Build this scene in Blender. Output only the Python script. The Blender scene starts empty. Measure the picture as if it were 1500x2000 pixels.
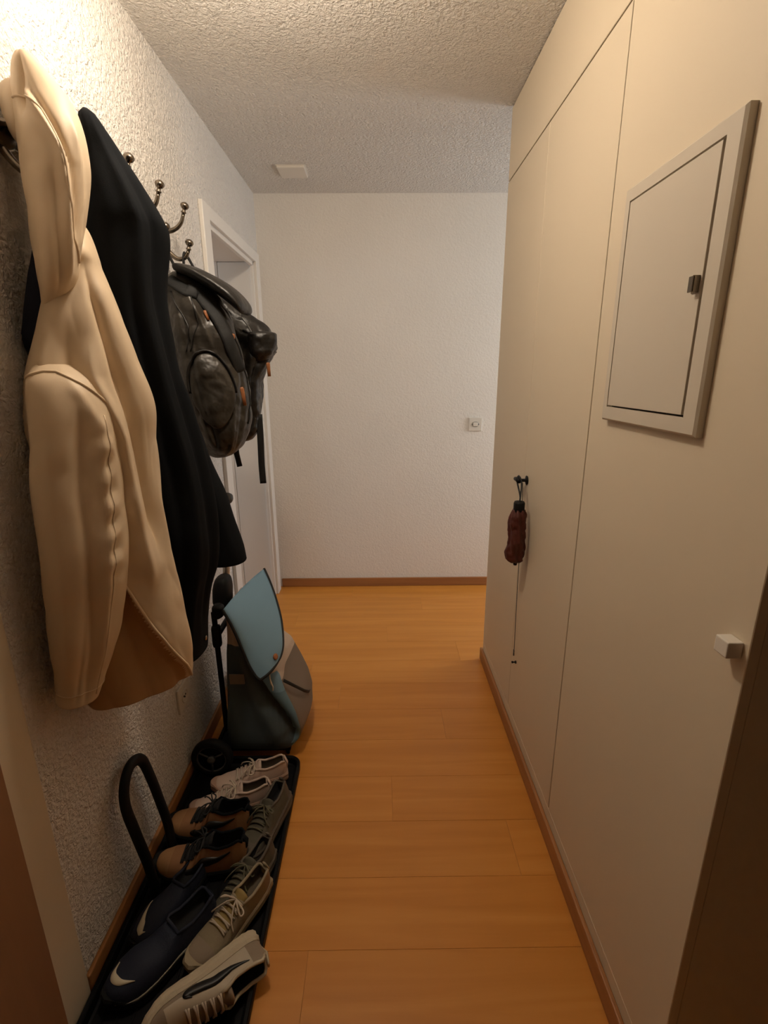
import bpy, bmesh, math, random
from mathutils import Vector, Matrix, noise
random.seed(7)
scene = bpy.context.scene
COL = scene.collection
R = math.radians

# ------------------------------------------------------------------ camera
CAM_F = 961.27                      # focal length in pixels of the 1500 px wide frame
cam_d = bpy.data.cameras.new('camera')
cam_d.sensor_fit = 'HORIZONTAL'
cam_d.sensor_width = 36.0
cam_d.lens = CAM_F / 1500.0 * 36.0
cam_d.clip_start = 0.02
cam = bpy.data.objects.new('camera', cam_d)
COL.objects.link(cam)
_pitch, _yaw, _roll = 0.27367, 0.00796, -0.00575
_f = Vector((math.sin(_yaw) * math.cos(_pitch), math.cos(_yaw) * math.cos(_pitch), -math.sin(_pitch)))
_r = Vector((math.cos(_yaw), -math.sin(_yaw), 0))
_u = _r.cross(_f)
_r2 = math.cos(_roll) * _r + math.sin(_roll) * _u
_u2 = -math.sin(_roll) * _r + math.cos(_roll) * _u
_m = Matrix((_r2, _u2, -_f)).transposed().to_4x4()
_m.translation = (0.716, 0.0, 1.447)
cam.matrix_world = _m
scene.camera = cam

# ------------------------------------------------------------------ light, exposure
LAMP_POWER = 154.0                  # emission strength of the ceiling lamp's glass
WIN_SIDE = 19.0                     # daylight through the side corridor's window (W)
WIN_ROOM = 22.0                     # daylight through the window of the room on the left (W)
world = bpy.data.worlds.new('world')
scene.world = world
world.use_nodes = True
_bg = world.node_tree.nodes['Background']
_bg.inputs['Color'].default_value = (0.75, 0.85, 1.0, 1)
_bg.inputs['Strength'].default_value = 0.8
scene.view_settings.view_transform = 'Standard'
scene.view_settings.look = 'None'
scene.view_settings.gamma = 1.0
scene.view_settings.use_curve_mapping = False
scene.view_settings.exposure = 0.0

def window_light(name, loc, rot, sx, sy, power, color):
    l = bpy.data.lights.new(name, 'AREA')
    l.shape = 'RECTANGLE'; l.size = sx; l.size_y = sy; l.energy = power; l.color = color
    o = bpy.data.objects.new(name, l); COL.objects.link(o)
    o.location = loc; o.rotation_euler = rot
    return o
window_light('window_daylight', (3.17, 2.75, 1.45), (0, R(90), 0), 1.2, 0.62, WIN_SIDE, (0.86, 0.93, 1.0))
window_light('window_daylight', (-3.32, 1.9, 1.5), (0, R(-90), 0), 1.3, 1.4, WIN_ROOM, (0.82, 0.91, 1.0))

# ------------------------------------------------------------------ materials
def _new(name):
    m = bpy.data.materials.new(name); m.use_nodes = True
    nt = m.node_tree
    return m, nt, nt.nodes['Principled BSDF']

def plain(name, col, rough=0.5, metal=0.0, bump=0.0, bscale=200.0, var=0.0, vscale=8.0, spec=0.5, sheen=0.0, coat=0.0, bdist=0.002):
    m, nt, b = _new(name)
    b.inputs['Roughness'].default_value = rough
    b.inputs['Metallic'].default_value = metal
    b.inputs['Specular IOR Level'].default_value = spec
    b.inputs['Sheen Weight'].default_value = sheen
    b.inputs['Coat Weight'].default_value = coat
    tc = nt.nodes.new('ShaderNodeTexCoord')
    if var > 0:
        n = nt.nodes.new('ShaderNodeTexNoise'); n.inputs['Scale'].default_value = vscale; n.inputs['Detail'].default_value = 5
        nt.links.new(tc.outputs['Object'], n.inputs['Vector'])
        mx = nt.nodes.new('ShaderNodeMix'); mx.data_type = 'RGBA'
        mx.inputs['A'].default_value = (*[max(0, c * (1 - var)) for c in col], 1)
        mx.inputs['B'].default_value = (*[min(1, c * (1 + var)) for c in col], 1)
        nt.links.new(n.outputs['Fac'], mx.inputs['Factor'])
        nt.links.new(mx.outputs['Result'], b.inputs['Base Color'])
    else:
        b.inputs['Base Color'].default_value = (*col, 1)
    if bump > 0:
        n = nt.nodes.new('ShaderNodeTexNoise'); n.inputs['Scale'].default_value = bscale; n.inputs['Detail'].default_value = 3
        nt.links.new(tc.outputs['Object'], n.inputs['Vector'])
        bp = nt.nodes.new('ShaderNodeBump'); bp.inputs['Strength'].default_value = bump; bp.inputs['Distance'].default_value = bdist
        nt.links.new(n.outputs['Fac'], bp.inputs['Height'])
        nt.links.new(bp.outputs['Normal'], b.inputs['Normal'])
    return m

def plaster(name, col, scale, strength, dist):
    """rough rubbed plaster: two noises, stretched worm-like relief"""
    m, nt, b = _new(name)
    b.inputs['Roughness'].default_value = 0.85
    b.inputs['Specular IOR Level'].default_value = 0.25
    tc = nt.nodes.new('ShaderNodeTexCoord')
    n = nt.nodes.new('ShaderNodeTexNoise'); n.inputs['Scale'].default_value = scale; n.inputs['Detail'].default_value = 4
    n.inputs['Distortion'].default_value = 1.4
    nt.links.new(tc.outputs['Object'], n.inputs['Vector'])
    v = nt.nodes.new('ShaderNodeTexVoronoi'); v.inputs['Scale'].default_value = scale * 1.3
    v.feature = 'SMOOTH_F1'
    nt.links.new(tc.outputs['Object'], v.inputs['Vector'])
    ad = nt.nodes.new('ShaderNodeMath'); ad.operation = 'MULTIPLY_ADD'; ad.inputs[1].default_value = -0.45
    nt.links.new(v.outputs['Distance'], ad.inputs[0]); nt.links.new(n.outputs['Fac'], ad.inputs[2])
    bp = nt.nodes.new('ShaderNodeBump'); bp.inputs['Strength'].default_value = strength; bp.inputs['Distance'].default_value = dist
    nt.links.new(ad.outputs[0], bp.inputs['Height']); nt.links.new(bp.outputs['Normal'], b.inputs['Normal'])
    n2 = nt.nodes.new('ShaderNodeTexNoise'); n2.inputs['Scale'].default_value = 3.0; n2.inputs['Detail'].default_value = 6
    nt.links.new(tc.outputs['Object'], n2.inputs['Vector'])
    mx = nt.nodes.new('ShaderNodeMix'); mx.data_type = 'RGBA'
    mx.inputs['A'].default_value = (*[c * 0.95 for c in col], 1); mx.inputs['B'].default_value = (*[min(1, c * 1.04) for c in col], 1)
    nt.links.new(n2.outputs['Fac'], mx.inputs['Factor']); nt.links.new(mx.outputs['Result'], b.inputs['Base Color'])
    return m

def wood(name, c1, c2, c3, axis='X', rough=0.42, rnd=True, scale=1.0):
    """grain stretched along one axis; object-random offset so that every plank differs"""
    m, nt, b = _new(name)
    b.inputs['Roughness'].default_value = rough
    b.inputs['Specular IOR Level'].default_value = 0.4
    tc = nt.nodes.new('ShaderNodeTexCoord'); oi = nt.nodes.new('ShaderNodeObjectInfo')
    mp = nt.nodes.new('ShaderNodeMapping')
    s = {'X': (1.3, 22, 22), 'Y': (22, 1.3, 22), 'Z': (22, 22, 1.3)}[axis]
    mp.inputs['Scale'].default_value = [k * scale for k in s]
    nt.links.new(tc.outputs['Object'], mp.inputs['Vector'])
    if rnd:
        cx = nt.nodes.new('ShaderNodeCombineXYZ'); ml = nt.nodes.new('ShaderNodeMath'); ml.operation = 'MULTIPLY'; ml.inputs[1].default_value = 37.0
        nt.links.new(oi.outputs['Random'], ml.inputs[0])
        for k in range(3): nt.links.new(ml.outputs[0], cx.inputs[k])
        nt.links.new(cx.outputs[0], mp.inputs['Location'])
    n = nt.nodes.new('ShaderNodeTexNoise'); n.inputs['Scale'].default_value = 1.0; n.inputs['Detail'].default_value = 7; n.inputs['Distortion'].default_value = 0.7
    nt.links.new(mp.outputs[0], n.inputs['Vector'])
    cr = nt.nodes.new('ShaderNodeValToRGB')
    cr.color_ramp.elements[0].position = 0.3; cr.color_ramp.elements[0].color = (*c1, 1)
    cr.color_ramp.elements[1].position = 0.72; cr.color_ramp.elements[1].color = (*c3, 1)
    e = cr.color_ramp.elements.new(0.5); e.color = (*c2, 1)
    nt.links.new(n.outputs['Fac'], cr.inputs['Fac'])
    out = cr.outputs['Color']
    if rnd:
        hs = nt.nodes.new('ShaderNodeHueSaturation')
        mr = nt.nodes.new('ShaderNodeMapRange'); mr.inputs['To Min'].default_value = 0.98; mr.inputs['To Max'].default_value = 1.02
        nt.links.new(oi.outputs['Random'], mr.inputs['Value']); nt.links.new(mr.outputs[0], hs.inputs['Value'])
        nt.links.new(out, hs.inputs['Color']); out = hs.outputs['Color']
    nt.links.new(out, b.inputs['Base Color'])
    bp = nt.nodes.new('ShaderNodeBump'); bp.inputs['Strength'].default_value = 0.12; bp.inputs['Distance'].default_value = 0.001
    nt.links.new(n.outputs['Fac'], bp.inputs['Height']); nt.links.new(bp.outputs['Normal'], b.inputs['Normal'])
    return m

M = {}
M['wall'] = plaster('plaster_wall', (0.86, 0.815, 0.755), 72, 1.0, 0.014)
M['wall_far'] = plaster('plaster_wall_fine', (0.84, 0.795, 0.73), 60, 0.4, 0.006)
M['ceiling'] = plaster('plaster_ceiling', (0.80, 0.76, 0.70), 75, 1.0, 0.011)
M['cream'] = plain('cream_lacquer', (0.665, 0.565, 0.42), 0.55, bump=0.05, bscale=60, var=0.02, vscale=2)
M['panel_metal'] = plain('grey_beige_painted_steel', (0.58, 0.51, 0.41), 0.5, var=0.02, vscale=3)
M['gap'] = plain('dark_gap', (0.03, 0.025, 0.02), 0.9)
M['door_white'] = plain('white_door_paint', (0.80, 0.76, 0.70), 0.42, var=0.02, vscale=3)
M['floor_wood'] = wood('laminate_planks', (0.565, 0.215, 0.032), (0.615, 0.243, 0.039), (0.665, 0.28, 0.052), 'X', 0.36)
M['groove'] = plain('plank_groove', (0.46, 0.19, 0.04), 0.7)
M['skirt'] = wood('skirting_wood', (0.30, 0.125, 0.04), (0.37, 0.16, 0.052), (0.42, 0.19, 0.065), 'Y', 0.45, False)
M['skirt_x'] = wood('skirting_wood_cross', (0.30, 0.125, 0.045), (0.36, 0.155, 0.055), (0.41, 0.18, 0.065), 'X', 0.45, False)
M['brown_door'] = wood('brown_door_wood', (0.20, 0.10, 0.05), (0.25, 0.125, 0.06), (0.30, 0.155, 0.08), 'Z', 0.5, False, 0.5)
M['dark_wall'] = plain('bounce_cutting_brown_wall', (0.20, 0.15, 0.10), 0.8)  # dark colour for unseen walls, chosen to lessen bounce into the corridor
M['plastic'] = plain('white_plastic', (0.74, 0.69, 0.61), 0.35)
M['hole'] = plain('socket_hole', (0.02, 0.02, 0.02), 0.8)
M['bronze'] = plain('antique_nickel', (0.22, 0.185, 0.145), 0.27, metal=1.0, var=0.3, vscale=30)
M['steel'] = plain('brushed_steel', (0.55, 0.53, 0.49), 0.35, metal=1.0)
M['beige'] = plain('beige_rubberised_cotton', (0.74, 0.585, 0.405), 0.5, bump=0.06, bscale=700, var=0.05, vscale=6, spec=0.35)
M['beige_in'] = plain('tan_coat_lining', (0.46, 0.28, 0.14), 0.7, var=0.06, vscale=6)
M['black_cloth'] = plain('blue_black_wool', (0.006, 0.007, 0.0085), 0.9, bump=0.2, bscale=500, spec=0.12)
M['navy_cloth'] = plain('navy_cloth', (0.010, 0.012, 0.022), 0.85, bump=0.2, bscale=400, spec=0.2)
M['nylon'] = plain('dark_olive_black_nylon', (0.034, 0.028, 0.021), 0.38, bump=1.0, bscale=14, var=0.2, vscale=10, spec=0.55, bdist=0.012)
M['nylon2'] = plain('black_nylon', (0.013, 0.0115, 0.010), 0.4, bump=1.0, bscale=16, spec=0.5, bdist=0.010)
M['strap'] = plain('black_webbing', (0.008, 0.008, 0.008), 0.7, bump=0.2, bscale=300)
M['leather'] = plain('tan_leather_pull', (0.33, 0.12, 0.04), 0.45)
M['black'] = plain('black_plastic', (0.006, 0.006, 0.0065), 0.55, spec=0.2)
M['tray'] = plain('black_tray_plastic', (0.004, 0.004, 0.0045), 0.55, bump=0.12, bscale=90, spec=0.15)
M['rubber'] = plain('black_rubber', (0.006, 0.006, 0.006), 0.65, spec=0.2)
M['hub'] = plain('dark_grey_hub', (0.09, 0.086, 0.08), 0.35)
M['blue'] = plain('light_blue_canvas', (0.19, 0.325, 0.43), 0.75, bump=0.12, bscale=500, var=0.06, vscale=7)
M['teal'] = plain('dark_teal_canvas', (0.060, 0.085, 0.095), 0.8, bump=0.12, bscale=500, var=0.10, vscale=7)
M['midblue'] = plain('mid_blue_canvas', (0.13, 0.23, 0.29), 0.8, bump=0.12, bscale=500, var=0.08, vscale=7)
M['taupe'] = plain('taupe_canvas', (0.20, 0.155, 0.115), 0.8, bump=0.12, bscale=500, var=0.06, vscale=7)
M['offwhite'] = plain('off_white_canvas', (0.56, 0.44, 0.34), 0.8, bump=0.12, bscale=500)
M['umbrella'] = plain('dark_red_nylon', (0.075, 0.012, 0.006), 0.55, bump=0.4, bscale=35, var=0.25, vscale=25)
M['shoe_pink'] = plain('blush_leather', (0.58, 0.44, 0.36), 0.5, var=0.05, vscale=20)
M['shoe_pink_sole'] = plain('blush_sole', (0.42, 0.27, 0.20), 0.6)
M['shoe_brown'] = plain('brown_nubuck', (0.30, 0.145, 0.062), 0.7, bump=0.2, bscale=150, var=0.2, vscale=20)
M['shoe_brown2'] = plain('ochre_nubuck', (0.36, 0.19, 0.08), 0.7, bump=0.2, bscale=150, var=0.2, vscale=20)
M['shoe_olive'] = plain('olive_grey_suede', (0.085, 0.075, 0.05), 0.75, bump=0.25, bscale=120, var=0.2, vscale=20)
M['shoe_taupe'] = plain('taupe_grey_suede', (0.105, 0.085, 0.062), 0.75, bump=0.25, bscale=120, var=0.2, vscale=20)
M['shoe_khaki'] = plain('khaki_mesh', (0.24, 0.19, 0.115), 0.75, bump=0.4, bscale=220, var=0.25, vscale=25)
M['khaki_sole'] = plain('khaki_sole', (0.30, 0.24, 0.15), 0.65)
M['shoe_white'] = plain('worn_white_leather', (0.46, 0.39, 0.29), 0.6, bump=0.1, bscale=90, var=0.12, vscale=16)
M['white_sole'] = plain('worn_cream_sole', (0.48, 0.40, 0.28), 0.65, var=0.15, vscale=18)
M['tan_mesh'] = plain('tan_mesh_panel', (0.26, 0.20, 0.14), 0.75, bump=0.3, bscale=250)
M['shoe_navy'] = plain('navy_mesh', (0.006, 0.010, 0.026), 0.75, bump=0.3, bscale=300, var=0.2, vscale=15)
M['navy_sole'] = plain('white_foam_sole_line', (0.34, 0.31, 0.25), 0.6)
M['swoosh_white'] = plain('cream_swoosh', (0.60, 0.53, 0.38), 0.5)
M['swoosh_black'] = plain('black_swoosh', (0.008, 0.008, 0.008), 0.45)
M['lining'] = plain('black_shoe_lining', (0.010, 0.010, 0.011), 0.9)
M['lining_tan'] = plain('dim_tan_lining', (0.12, 0.095, 0.065), 0.9)
M['lace_black'] = plain('black_lace', (0.012, 0.012, 0.012), 0.8)
M['lace_cream'] = plain('cream_lace', (0.55, 0.46, 0.36), 0.8)
M['lace_olive'] = plain('olive_lace', (0.11, 0.10, 0.06), 0.8)
M['yellow'] = plain('mustard_lining', (0.34, 0.24, 0.08), 0.7)
def emis(name, col, st):
    m, nt, b = _new(name)
    b.inputs['Base Color'].default_value = (*col, 1)
    b.inputs['Emission Color'].default_value = (*col, 1)
    b.inputs['Emission Strength'].default_value = st
    return m
M['lamp_glass'] = emis('lit_opal_glass', (1.0, 0.85, 0.68), LAMP_POWER)
def glass(name):
    m, nt, b = _new(name)
    b.inputs['Base Color'].default_value = (0.95, 0.97, 1, 1); b.inputs['Roughness'].default_value = 0.02
    b.inputs['Transmission Weight'].default_value = 1.0; b.inputs['IOR'].default_value = 1.05
    return m
M['glass'] = glass('window_glass')

# ------------------------------------------------------------------ helpers
def obj(name, verts, faces, mat, parent=None, smooth=True, mats=None, fmat=None):
    me = bpy.data.meshes.new(name)
    me.from_pydata([tuple(v) for v in verts], [], faces)
    for m_ in (mats or [mat]): me.materials.append(M[m_])
    if fmat:
        for p_, k in zip(me.polygons, fmat): p_.material_index = k
    bm = bmesh.new(); bm.from_mesh(me); bmesh.ops.recalc_face_normals(bm, faces=bm.faces[:]); bm.to_mesh(me); bm.free()
    if smooth:
        for p_ in me.polygons: p_.use_smooth = True
    o = bpy.data.objects.new(name, me); COL.objects.link(o)
    if parent: o.parent = parent
    return o
def from_bm(name, bm, mat, parent=None, smooth=False):
    me = bpy.data.meshes.new(name); bm.to_mesh(me); bm.free(); me.materials.append(M[mat])
    if smooth:
        for p_ in me.polygons: p_.use_smooth = True
    o = bpy.data.objects.new(name, me); COL.objects.link(o)
    if parent: o.parent = parent
    return o
def add_box(bm, lo, hi, bevel=0.0, seg=2):
    t = bmesh.new(); bmesh.ops.create_cube(t, size=1.0)
    for v in t.verts:
        v.co = Vector([(lo[k] + hi[k]) / 2 + v.co[k] * (hi[k] - lo[k]) for k in range(3)])
    if bevel > 0: bmesh.ops.bevel(t, geom=t.edges[:], offset=bevel, segments=seg, affect='EDGES', profile=0.5)
    me = bpy.data.meshes.new('tmp'); t.to_mesh(me); t.free(); bm.from_mesh(me); bpy.data.meshes.remove(me)
def box(name, lo, hi, mat, parent=None, bevel=0.0, seg=2):
    bm = bmesh.new(); add_box(bm, lo, hi, bevel, seg)
    return from_bm(name, bm, mat, parent)
def tag(o, label=None, cat=None, group=None, kind=None):
    if label: o['label'] = label
    if cat: o['category'] = cat
    if group: o['group'] = group
    if kind: o['kind'] = kind
    return o
def empty(name, loc=(0, 0, 0)):
    o = bpy.data.objects.new(name, None); COL.objects.link(o); o.location = loc
    o.empty_display_size = 0.05
    return o
def attach(o, root):
    """parent keeping the world-space vertices (root only has a translation)"""
    o.parent = root; o.matrix_parent_inverse = Matrix.Translation(root.location).inverted()
    return o
def catmull(pts, n=8):
    P = [Vector(p) for p in pts]; P = [2 * P[0] - P[1]] + P + [2 * P[-1] - P[-2]]
    out = []
    for i in range(1, len(P) - 2):
        for k in range(n):
            t = k / n
            out.append(0.5 * ((2 * P[i]) + (P[i + 1] - P[i - 1]) * t + (2 * P[i - 1] - 5 * P[i] + 4 * P[i + 1] - P[i + 2]) * t * t + (3 * P[i] - P[i - 1] - 3 * P[i + 1] + P[i + 2]) * t ** 3))
    out.append(P[-2]); return out
def tube_geo(pts, rad, seg=10, flat=1.0, up=None, closed=False):
    """rad: number or list; flat squeezes the section along the second frame axis"""
    P = [Vector(p) for p in pts]; n = len(P); V = []; F = []
    nrm = None
    for i in range(n):
        a = P[i - 1] if (i > 0 or closed) else P[i]; b = P[(i + 1) % n] if (i < n - 1 or closed) else P[i]
        t = (b - a).normalized()
        if up is not None:
            u = Vector(up); u = (u - t * u.dot(t))
            if u.length < 1e-4: u = t.orthogonal()
            nrm = u.normalized()
        elif nrm is None: nrm = t.orthogonal().normalized()
        else:
            nrm = (nrm - t * nrm.dot(t))
            nrm = nrm.normalized() if nrm.length > 1e-6 else t.orthogonal().normalized()
        bi = t.cross(nrm)
        r = rad[i] if isinstance(rad, (list, tuple)) else rad
        for k in range(seg):
            an = 2 * math.pi * k / seg
            V.append(P[i] + nrm * (math.cos(an) * r * flat) + bi * (math.sin(an) * r))
    m = n if closed else n - 1
    for i in range(m):
        for k in range(seg):
            j = (i + 1) % n
            F.append((i * seg + k, i * seg + (k + 1) % seg, j * seg + (k + 1) % seg, j * seg + k))
    if not closed:
        F.append(tuple(range(seg - 1, -1, -1))); F.append(tuple((n - 1) * seg + k for k in range(seg)))
    return V, F
def tube(name, pts, rad, mat, parent=None, seg=10, flat=1.0, up=None, closed=False, smooth_n=0):
    if smooth_n: pts = catmull(pts, smooth_n)
    V, F = tube_geo(pts, rad, seg, flat, up, closed)
    return obj(name, V, F, mat, parent)
def lathe_geo(prof, seg=24, mat4=Matrix.Identity(4)):
    V = []; F = []
    for (r, z) in prof:
        for k in range(seg):
            a = 2 * math.pi * k / seg; V.append(mat4 @ Vector((r * math.cos(a), r * math.sin(a), z)))
    n = len(prof)
    for i in range(n - 1):
        for k in range(seg): F.append((i * seg + k, i * seg + (k + 1) % seg, (i + 1) * seg + (k + 1) % seg, (i + 1) * seg + k))
    F.append(tuple(range(seg - 1, -1, -1))); F.append(tuple((n - 1) * seg + k for k in range(seg)))
    return V, F
def join_geo(*gs):
    V = []; F = []
    for v, f in gs:
        o = len(V); V += v; F += [tuple(i + o for i in q) for q in f]
    return V, F
def axis_m(origin, zdir):
    z = Vector(zdir).normalized(); q = z.to_track_quat('Z', 'Y')
    m_ = q.to_matrix().to_4x4(); m_.translation = origin; return m_
def lerp(a, b, t): return a + (b - a) * t
def interp(tab, u):
    if u <= tab[0][0]: return tab[0][1]
    for (a, va), (b, vb) in zip(tab, tab[1:]):
        if u <= b:
            t = (u - a) / (b - a); t = t * t * (3 - 2 * t) if False else t
            return lerp(va, vb, t)
    return tab[-1][1]
def sstep(a, b, x):
    t = min(1, max(0, (x - a) / (b - a))); return t * t * (3 - 2 * t)

class Loft:
    """soft hanging body: horizontal oval sections (cx,cy,cz,half_width,half_depth,angle); S(v,th) gives a surface point.
       folds: list of ([(v,th),...], width, amplitude) ridges running down the cloth"""
    def __init__(s, secs, folds=(), noise_amp=0.004, noise_scale=6.0, power=2.3, minx=0.012, seed=0.0, extra=None, crumple=0.0, cscale=8.0, cz=1.0):
        s.secs = secs; s.folds = folds; s.na = noise_amp; s.ns = noise_scale; s.pw = power; s.minx = minx; s.seed = seed; s.extra = extra; s.cr = crumple; s.cs = cscale; s.cz = cz
        s.len = [0.0]
        for a, b in zip(secs, secs[1:]): s.len.append(s.len[-1] + math.dist(a[:3], b[:3]))
    def sec(s, v):
        d = v * s.len[-1]; i = 0
        while i < len(s.secs) - 2 and d > s.len[i + 1]: i += 1
        t = (d - s.len[i]) / (s.len[i + 1] - s.len[i])
        P = [s.secs[max(0, min(len(s.secs) - 1, k))] for k in (i - 1, i, i + 1, i + 2)]
        out = []
        for k in range(6):
            a, b, c, e = [p[k] for p in P]
            x = 0.5 * (2 * b + (c - a) * t + (2 * a - 5 * b + 4 * c - e) * t * t + (3 * b - a - 3 * c + e) * t ** 3)
            lo, hi = min(b, c), max(b, c); x = min(max(x, lo - 0.15 * (hi - lo)), hi + 0.15 * (hi - lo))
            out.append(x)
        return out
    def S(s, v, th, off=0.0):
        cx, cy, cz, a, b, an = s.sec(v)
        e1 = Vector((math.cos(an), math.sin(an), 0)); e2 = Vector((-math.sin(an), math.cos(an), 0))
        c, q = math.cos(th), math.sin(th)
        k = (abs(c) ** s.pw + abs(q) ** s.pw) ** (-1.0 / s.pw)
        d = e1 * c - e2 * q                       # outward direction; th = pi/2 faces the viewer's side
        p = Vector((cx, cy, cz)) + e1 * (a * c * k) - e2 * (b * q * k)
        h = off
        size = min(1.0, min(a, b) / 0.05)
        for line, w, amp in s.folds:
            if line[0][0] - 0.08 < v < line[-1][0] + 0.08:
                t0 = interp(line, v)
                fade = sstep(line[0][0] - 0.08, line[0][0] + 0.05, v) * (1 - sstep(line[-1][0] - 0.05, line[-1][0] + 0.08, v))
                dd = (th - t0 + math.pi) % (2 * math.pi) - math.pi
                e_ = dd / w
                g_ = math.exp(-abs(e_) * 1.3) if e_ * amp > 0 else math.exp(-(e_ * 2.2) ** 2)
                h += amp * fade * (0.55 * g_ + 0.45 * math.exp(-e_ * e_)) * size
        if s.na:
            n1 = noise.noise(Vector((p.x * s.ns + s.seed, p.y * s.ns, p.z * s.ns * 0.45)))
            n2 = noise.noise(Vector((p.x * s.ns * 2.7 + s.seed + 9, p.y * s.ns * 2.7, p.z * s.ns * 1.3)))
            h += s.na * size * (n1 * 1.3 + n2 * 0.6)
        if s.cr:
            q_ = Vector((p.x * s.cs + s.seed, p.y * s.cs, p.z * s.cs * s.cz))
            h += s.cr * size * (noise.turbulence(q_, 3, True, noise_basis='PERLIN_ORIGINAL', amplitude_scale=0.5, frequency_scale=2.1) - 0.45)
        if s.extra: h += s.extra(v, th)
        p = p + d * h
        if p.x < s.minx: p.x = s.minx + 0.004 * math.sin(p.z * 17)
        return p
    def mesh(s, nv=90, nt=80, cap=True, v0=0.0, v1=1.0):
        V = []; F = []
        for i in range(nv + 1):
            v = v0 + (v1 - v0) * i / nv
            for k in range(nt): V.append(s.S(v, 2 * math.pi * k / nt))
        for i in range(nv):
            for k in range(nt):
                F.append((i * nt + k, i * nt + (k + 1) % nt, (i + 1) * nt + (k + 1) % nt, (i + 1) * nt + k))
        if cap:
            F.append(tuple(range(nt - 1, -1, -1))); F.append(tuple(nv * nt + k for k in range(nt)))
        return V, F
    def path(s, pts, off=0.002, n=6):
        out = []
        for (v0, t0), (v1, t1) in zip(pts, pts[1:]):
            for k in range(n): out.append(s.S(lerp(v0, v1, k / n), lerp(t0, t1, k / n), off))
        out.append(s.S(*pts[-1], off)); return out
    def patch(s, vc, tc, rv, rt, bulge, n=14, base=0.001):
        """an oval bulging pocket sewn on the surface"""
        V = [s.S(vc, tc, base + bulge)]; F = []; seg = 32
        for i in range(1, n + 1):
            r = i / n
            for k in range(seg):
                a = 2 * math.pi * k / seg
                V.append(s.S(min(1, max(0, vc + rv * r * math.sin(a))), tc + rt * r * math.cos(a), base + bulge * math.sqrt(max(0, 1 - r ** 3)) - (0.006 if i == n else 0)))
        for k in range(seg): F.append((0, 1 + k, 1 + (k + 1) % seg))
        for i in range(n - 1):
            for k in range(seg):
                F.append((1 + i * seg + k, 1 + (i + 1) * seg + k, 1 + (i + 1) * seg + (k + 1) % seg, 1 + i * seg + (k + 1) % seg))
        return V, F
TH = lambda s_: math.acos(max(-1, min(1, s_)))      # -1 left edge .. 1 right edge of the side that faces the room

# ------------------------------------------------------------------ the setting
W, DEP, HT = 1.246, 3.2275, 2.45
ENDY, NEARY = 2.2754, 0.623
DY0, DY1, DZ = 2.308, 3.100, 2.068
def struct(o, label, cat): return tag(o, label, cat, kind='structure')

# floor: a base slab and the laminate planks lying across the corridor
fl = box('floor', (-3.5, -1.3, -0.06), (3.3, 5.1, -0.0015), 'groove')
struct(fl, 'warm orange-brown laminate floor of cross-laid planks', 'floor')
pw = 0.1915
k = 0
y = DEP - 0.001
joints = [0.52, 0.98, 0.20, 0.75, 1.13, 0.36]
while y > -1.2:
    y0 = max(y - pw, -1.2)
    j = joints[k % 6]
    xs = [(-0.0, j), (j, 1.29 + j if j < 0.6 else 1.85)] if True else []
    x_end = 3.2 if y > ENDY - 0.1 else 1.85
    cuts = [0.0, j]
    while cuts[-1] + 1.285 < x_end: cuts.append(cuts[-1] + 1.285)
    cuts.append(x_end)
    if y > DY0 and y0 < DY1: cuts[0] = -0.24
    for a, b in zip(cuts, cuts[1:]):
        if b - a < 0.03: continue
        bm = bmesh.new(); add_box(bm, (-(b - a) / 2 + 0.0003, -(y - y0) / 2 + 0.0003, -0.008), ((b - a) / 2 - 0.0003, (y - y0) / 2 - 0.0003, 0.0), 0.0004, 1)
        o = from_bm('plank', bm, 'floor_wood', fl); o.location = ((a + b) / 2, (y + y0) / 2, 0)
    y -= pw; k += 1

ce = box('ceiling', (-0.24, -1.3, HT), (3.3, DEP, HT + 0.1), 'ceiling')
struct(ce, 'rough plastered off-white ceiling', 'ceiling')

def wall(name, boxes, mat, label):
    bm = bmesh.new()
    for lo, hi in boxes: add_box(bm, lo, hi)
    return struct(from_bm(name, bm, mat), label, 'wall')
wall('wall_left', [((-0.21, -1.3, 0), (0, DY0 - 0.03, HT)), ((-0.21, DY0 - 0.03, DZ + 0.03), (0, DY1 + 0.03, HT)), ((-0.21, DY1 + 0.03, 0), (0, DEP, HT))], 'wall', 'rough plastered cream wall on the left behind the coats')
wall('wall_far', [((-0.21, DEP, 0), (3.3, DEP + 0.12, HT))], 'wall_far', 'plain off-white wall closing the corridor at its far end')
wall('wall_back', [((-0.21, -1.42, 0), (2.0, -1.3, HT))], 'dark_wall', 'unseen wall behind the viewpoint, coloured dark brown to cut bounce light')
wall('wall_dark_skin', [((1.845, -1.3, 0), (1.85, NEARY - 0.02, HT))], 'dark_wall', 'unseen dark brown skin added over the wall right of the viewpoint to cut bounce light')  # out of view, added in front of the cream wall to reduce fill light
wall('wall_right', [((1.85, -1.3, 0), (1.95, ENDY - 0.1, HT)), ((1.85, ENDY - 0.1, 0), (3.3, ENDY, HT))], 'wall', 'cream wall behind the built-in wardrobe')
# side corridor end wall with a window
wall('wall_side', [((3.2, ENDY, 0), (3.3, DEP, 0.8)), ((3.2, ENDY, 2.1), (3.3, DEP, HT)), ((3.2, ENDY, 0.8), (3.3, 2.42, 2.1)), ((3.2, 3.08, 0.8), (3.3, DEP, 2.1))], 'wall_far', 'end wall of the side passage around the corner')
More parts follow.
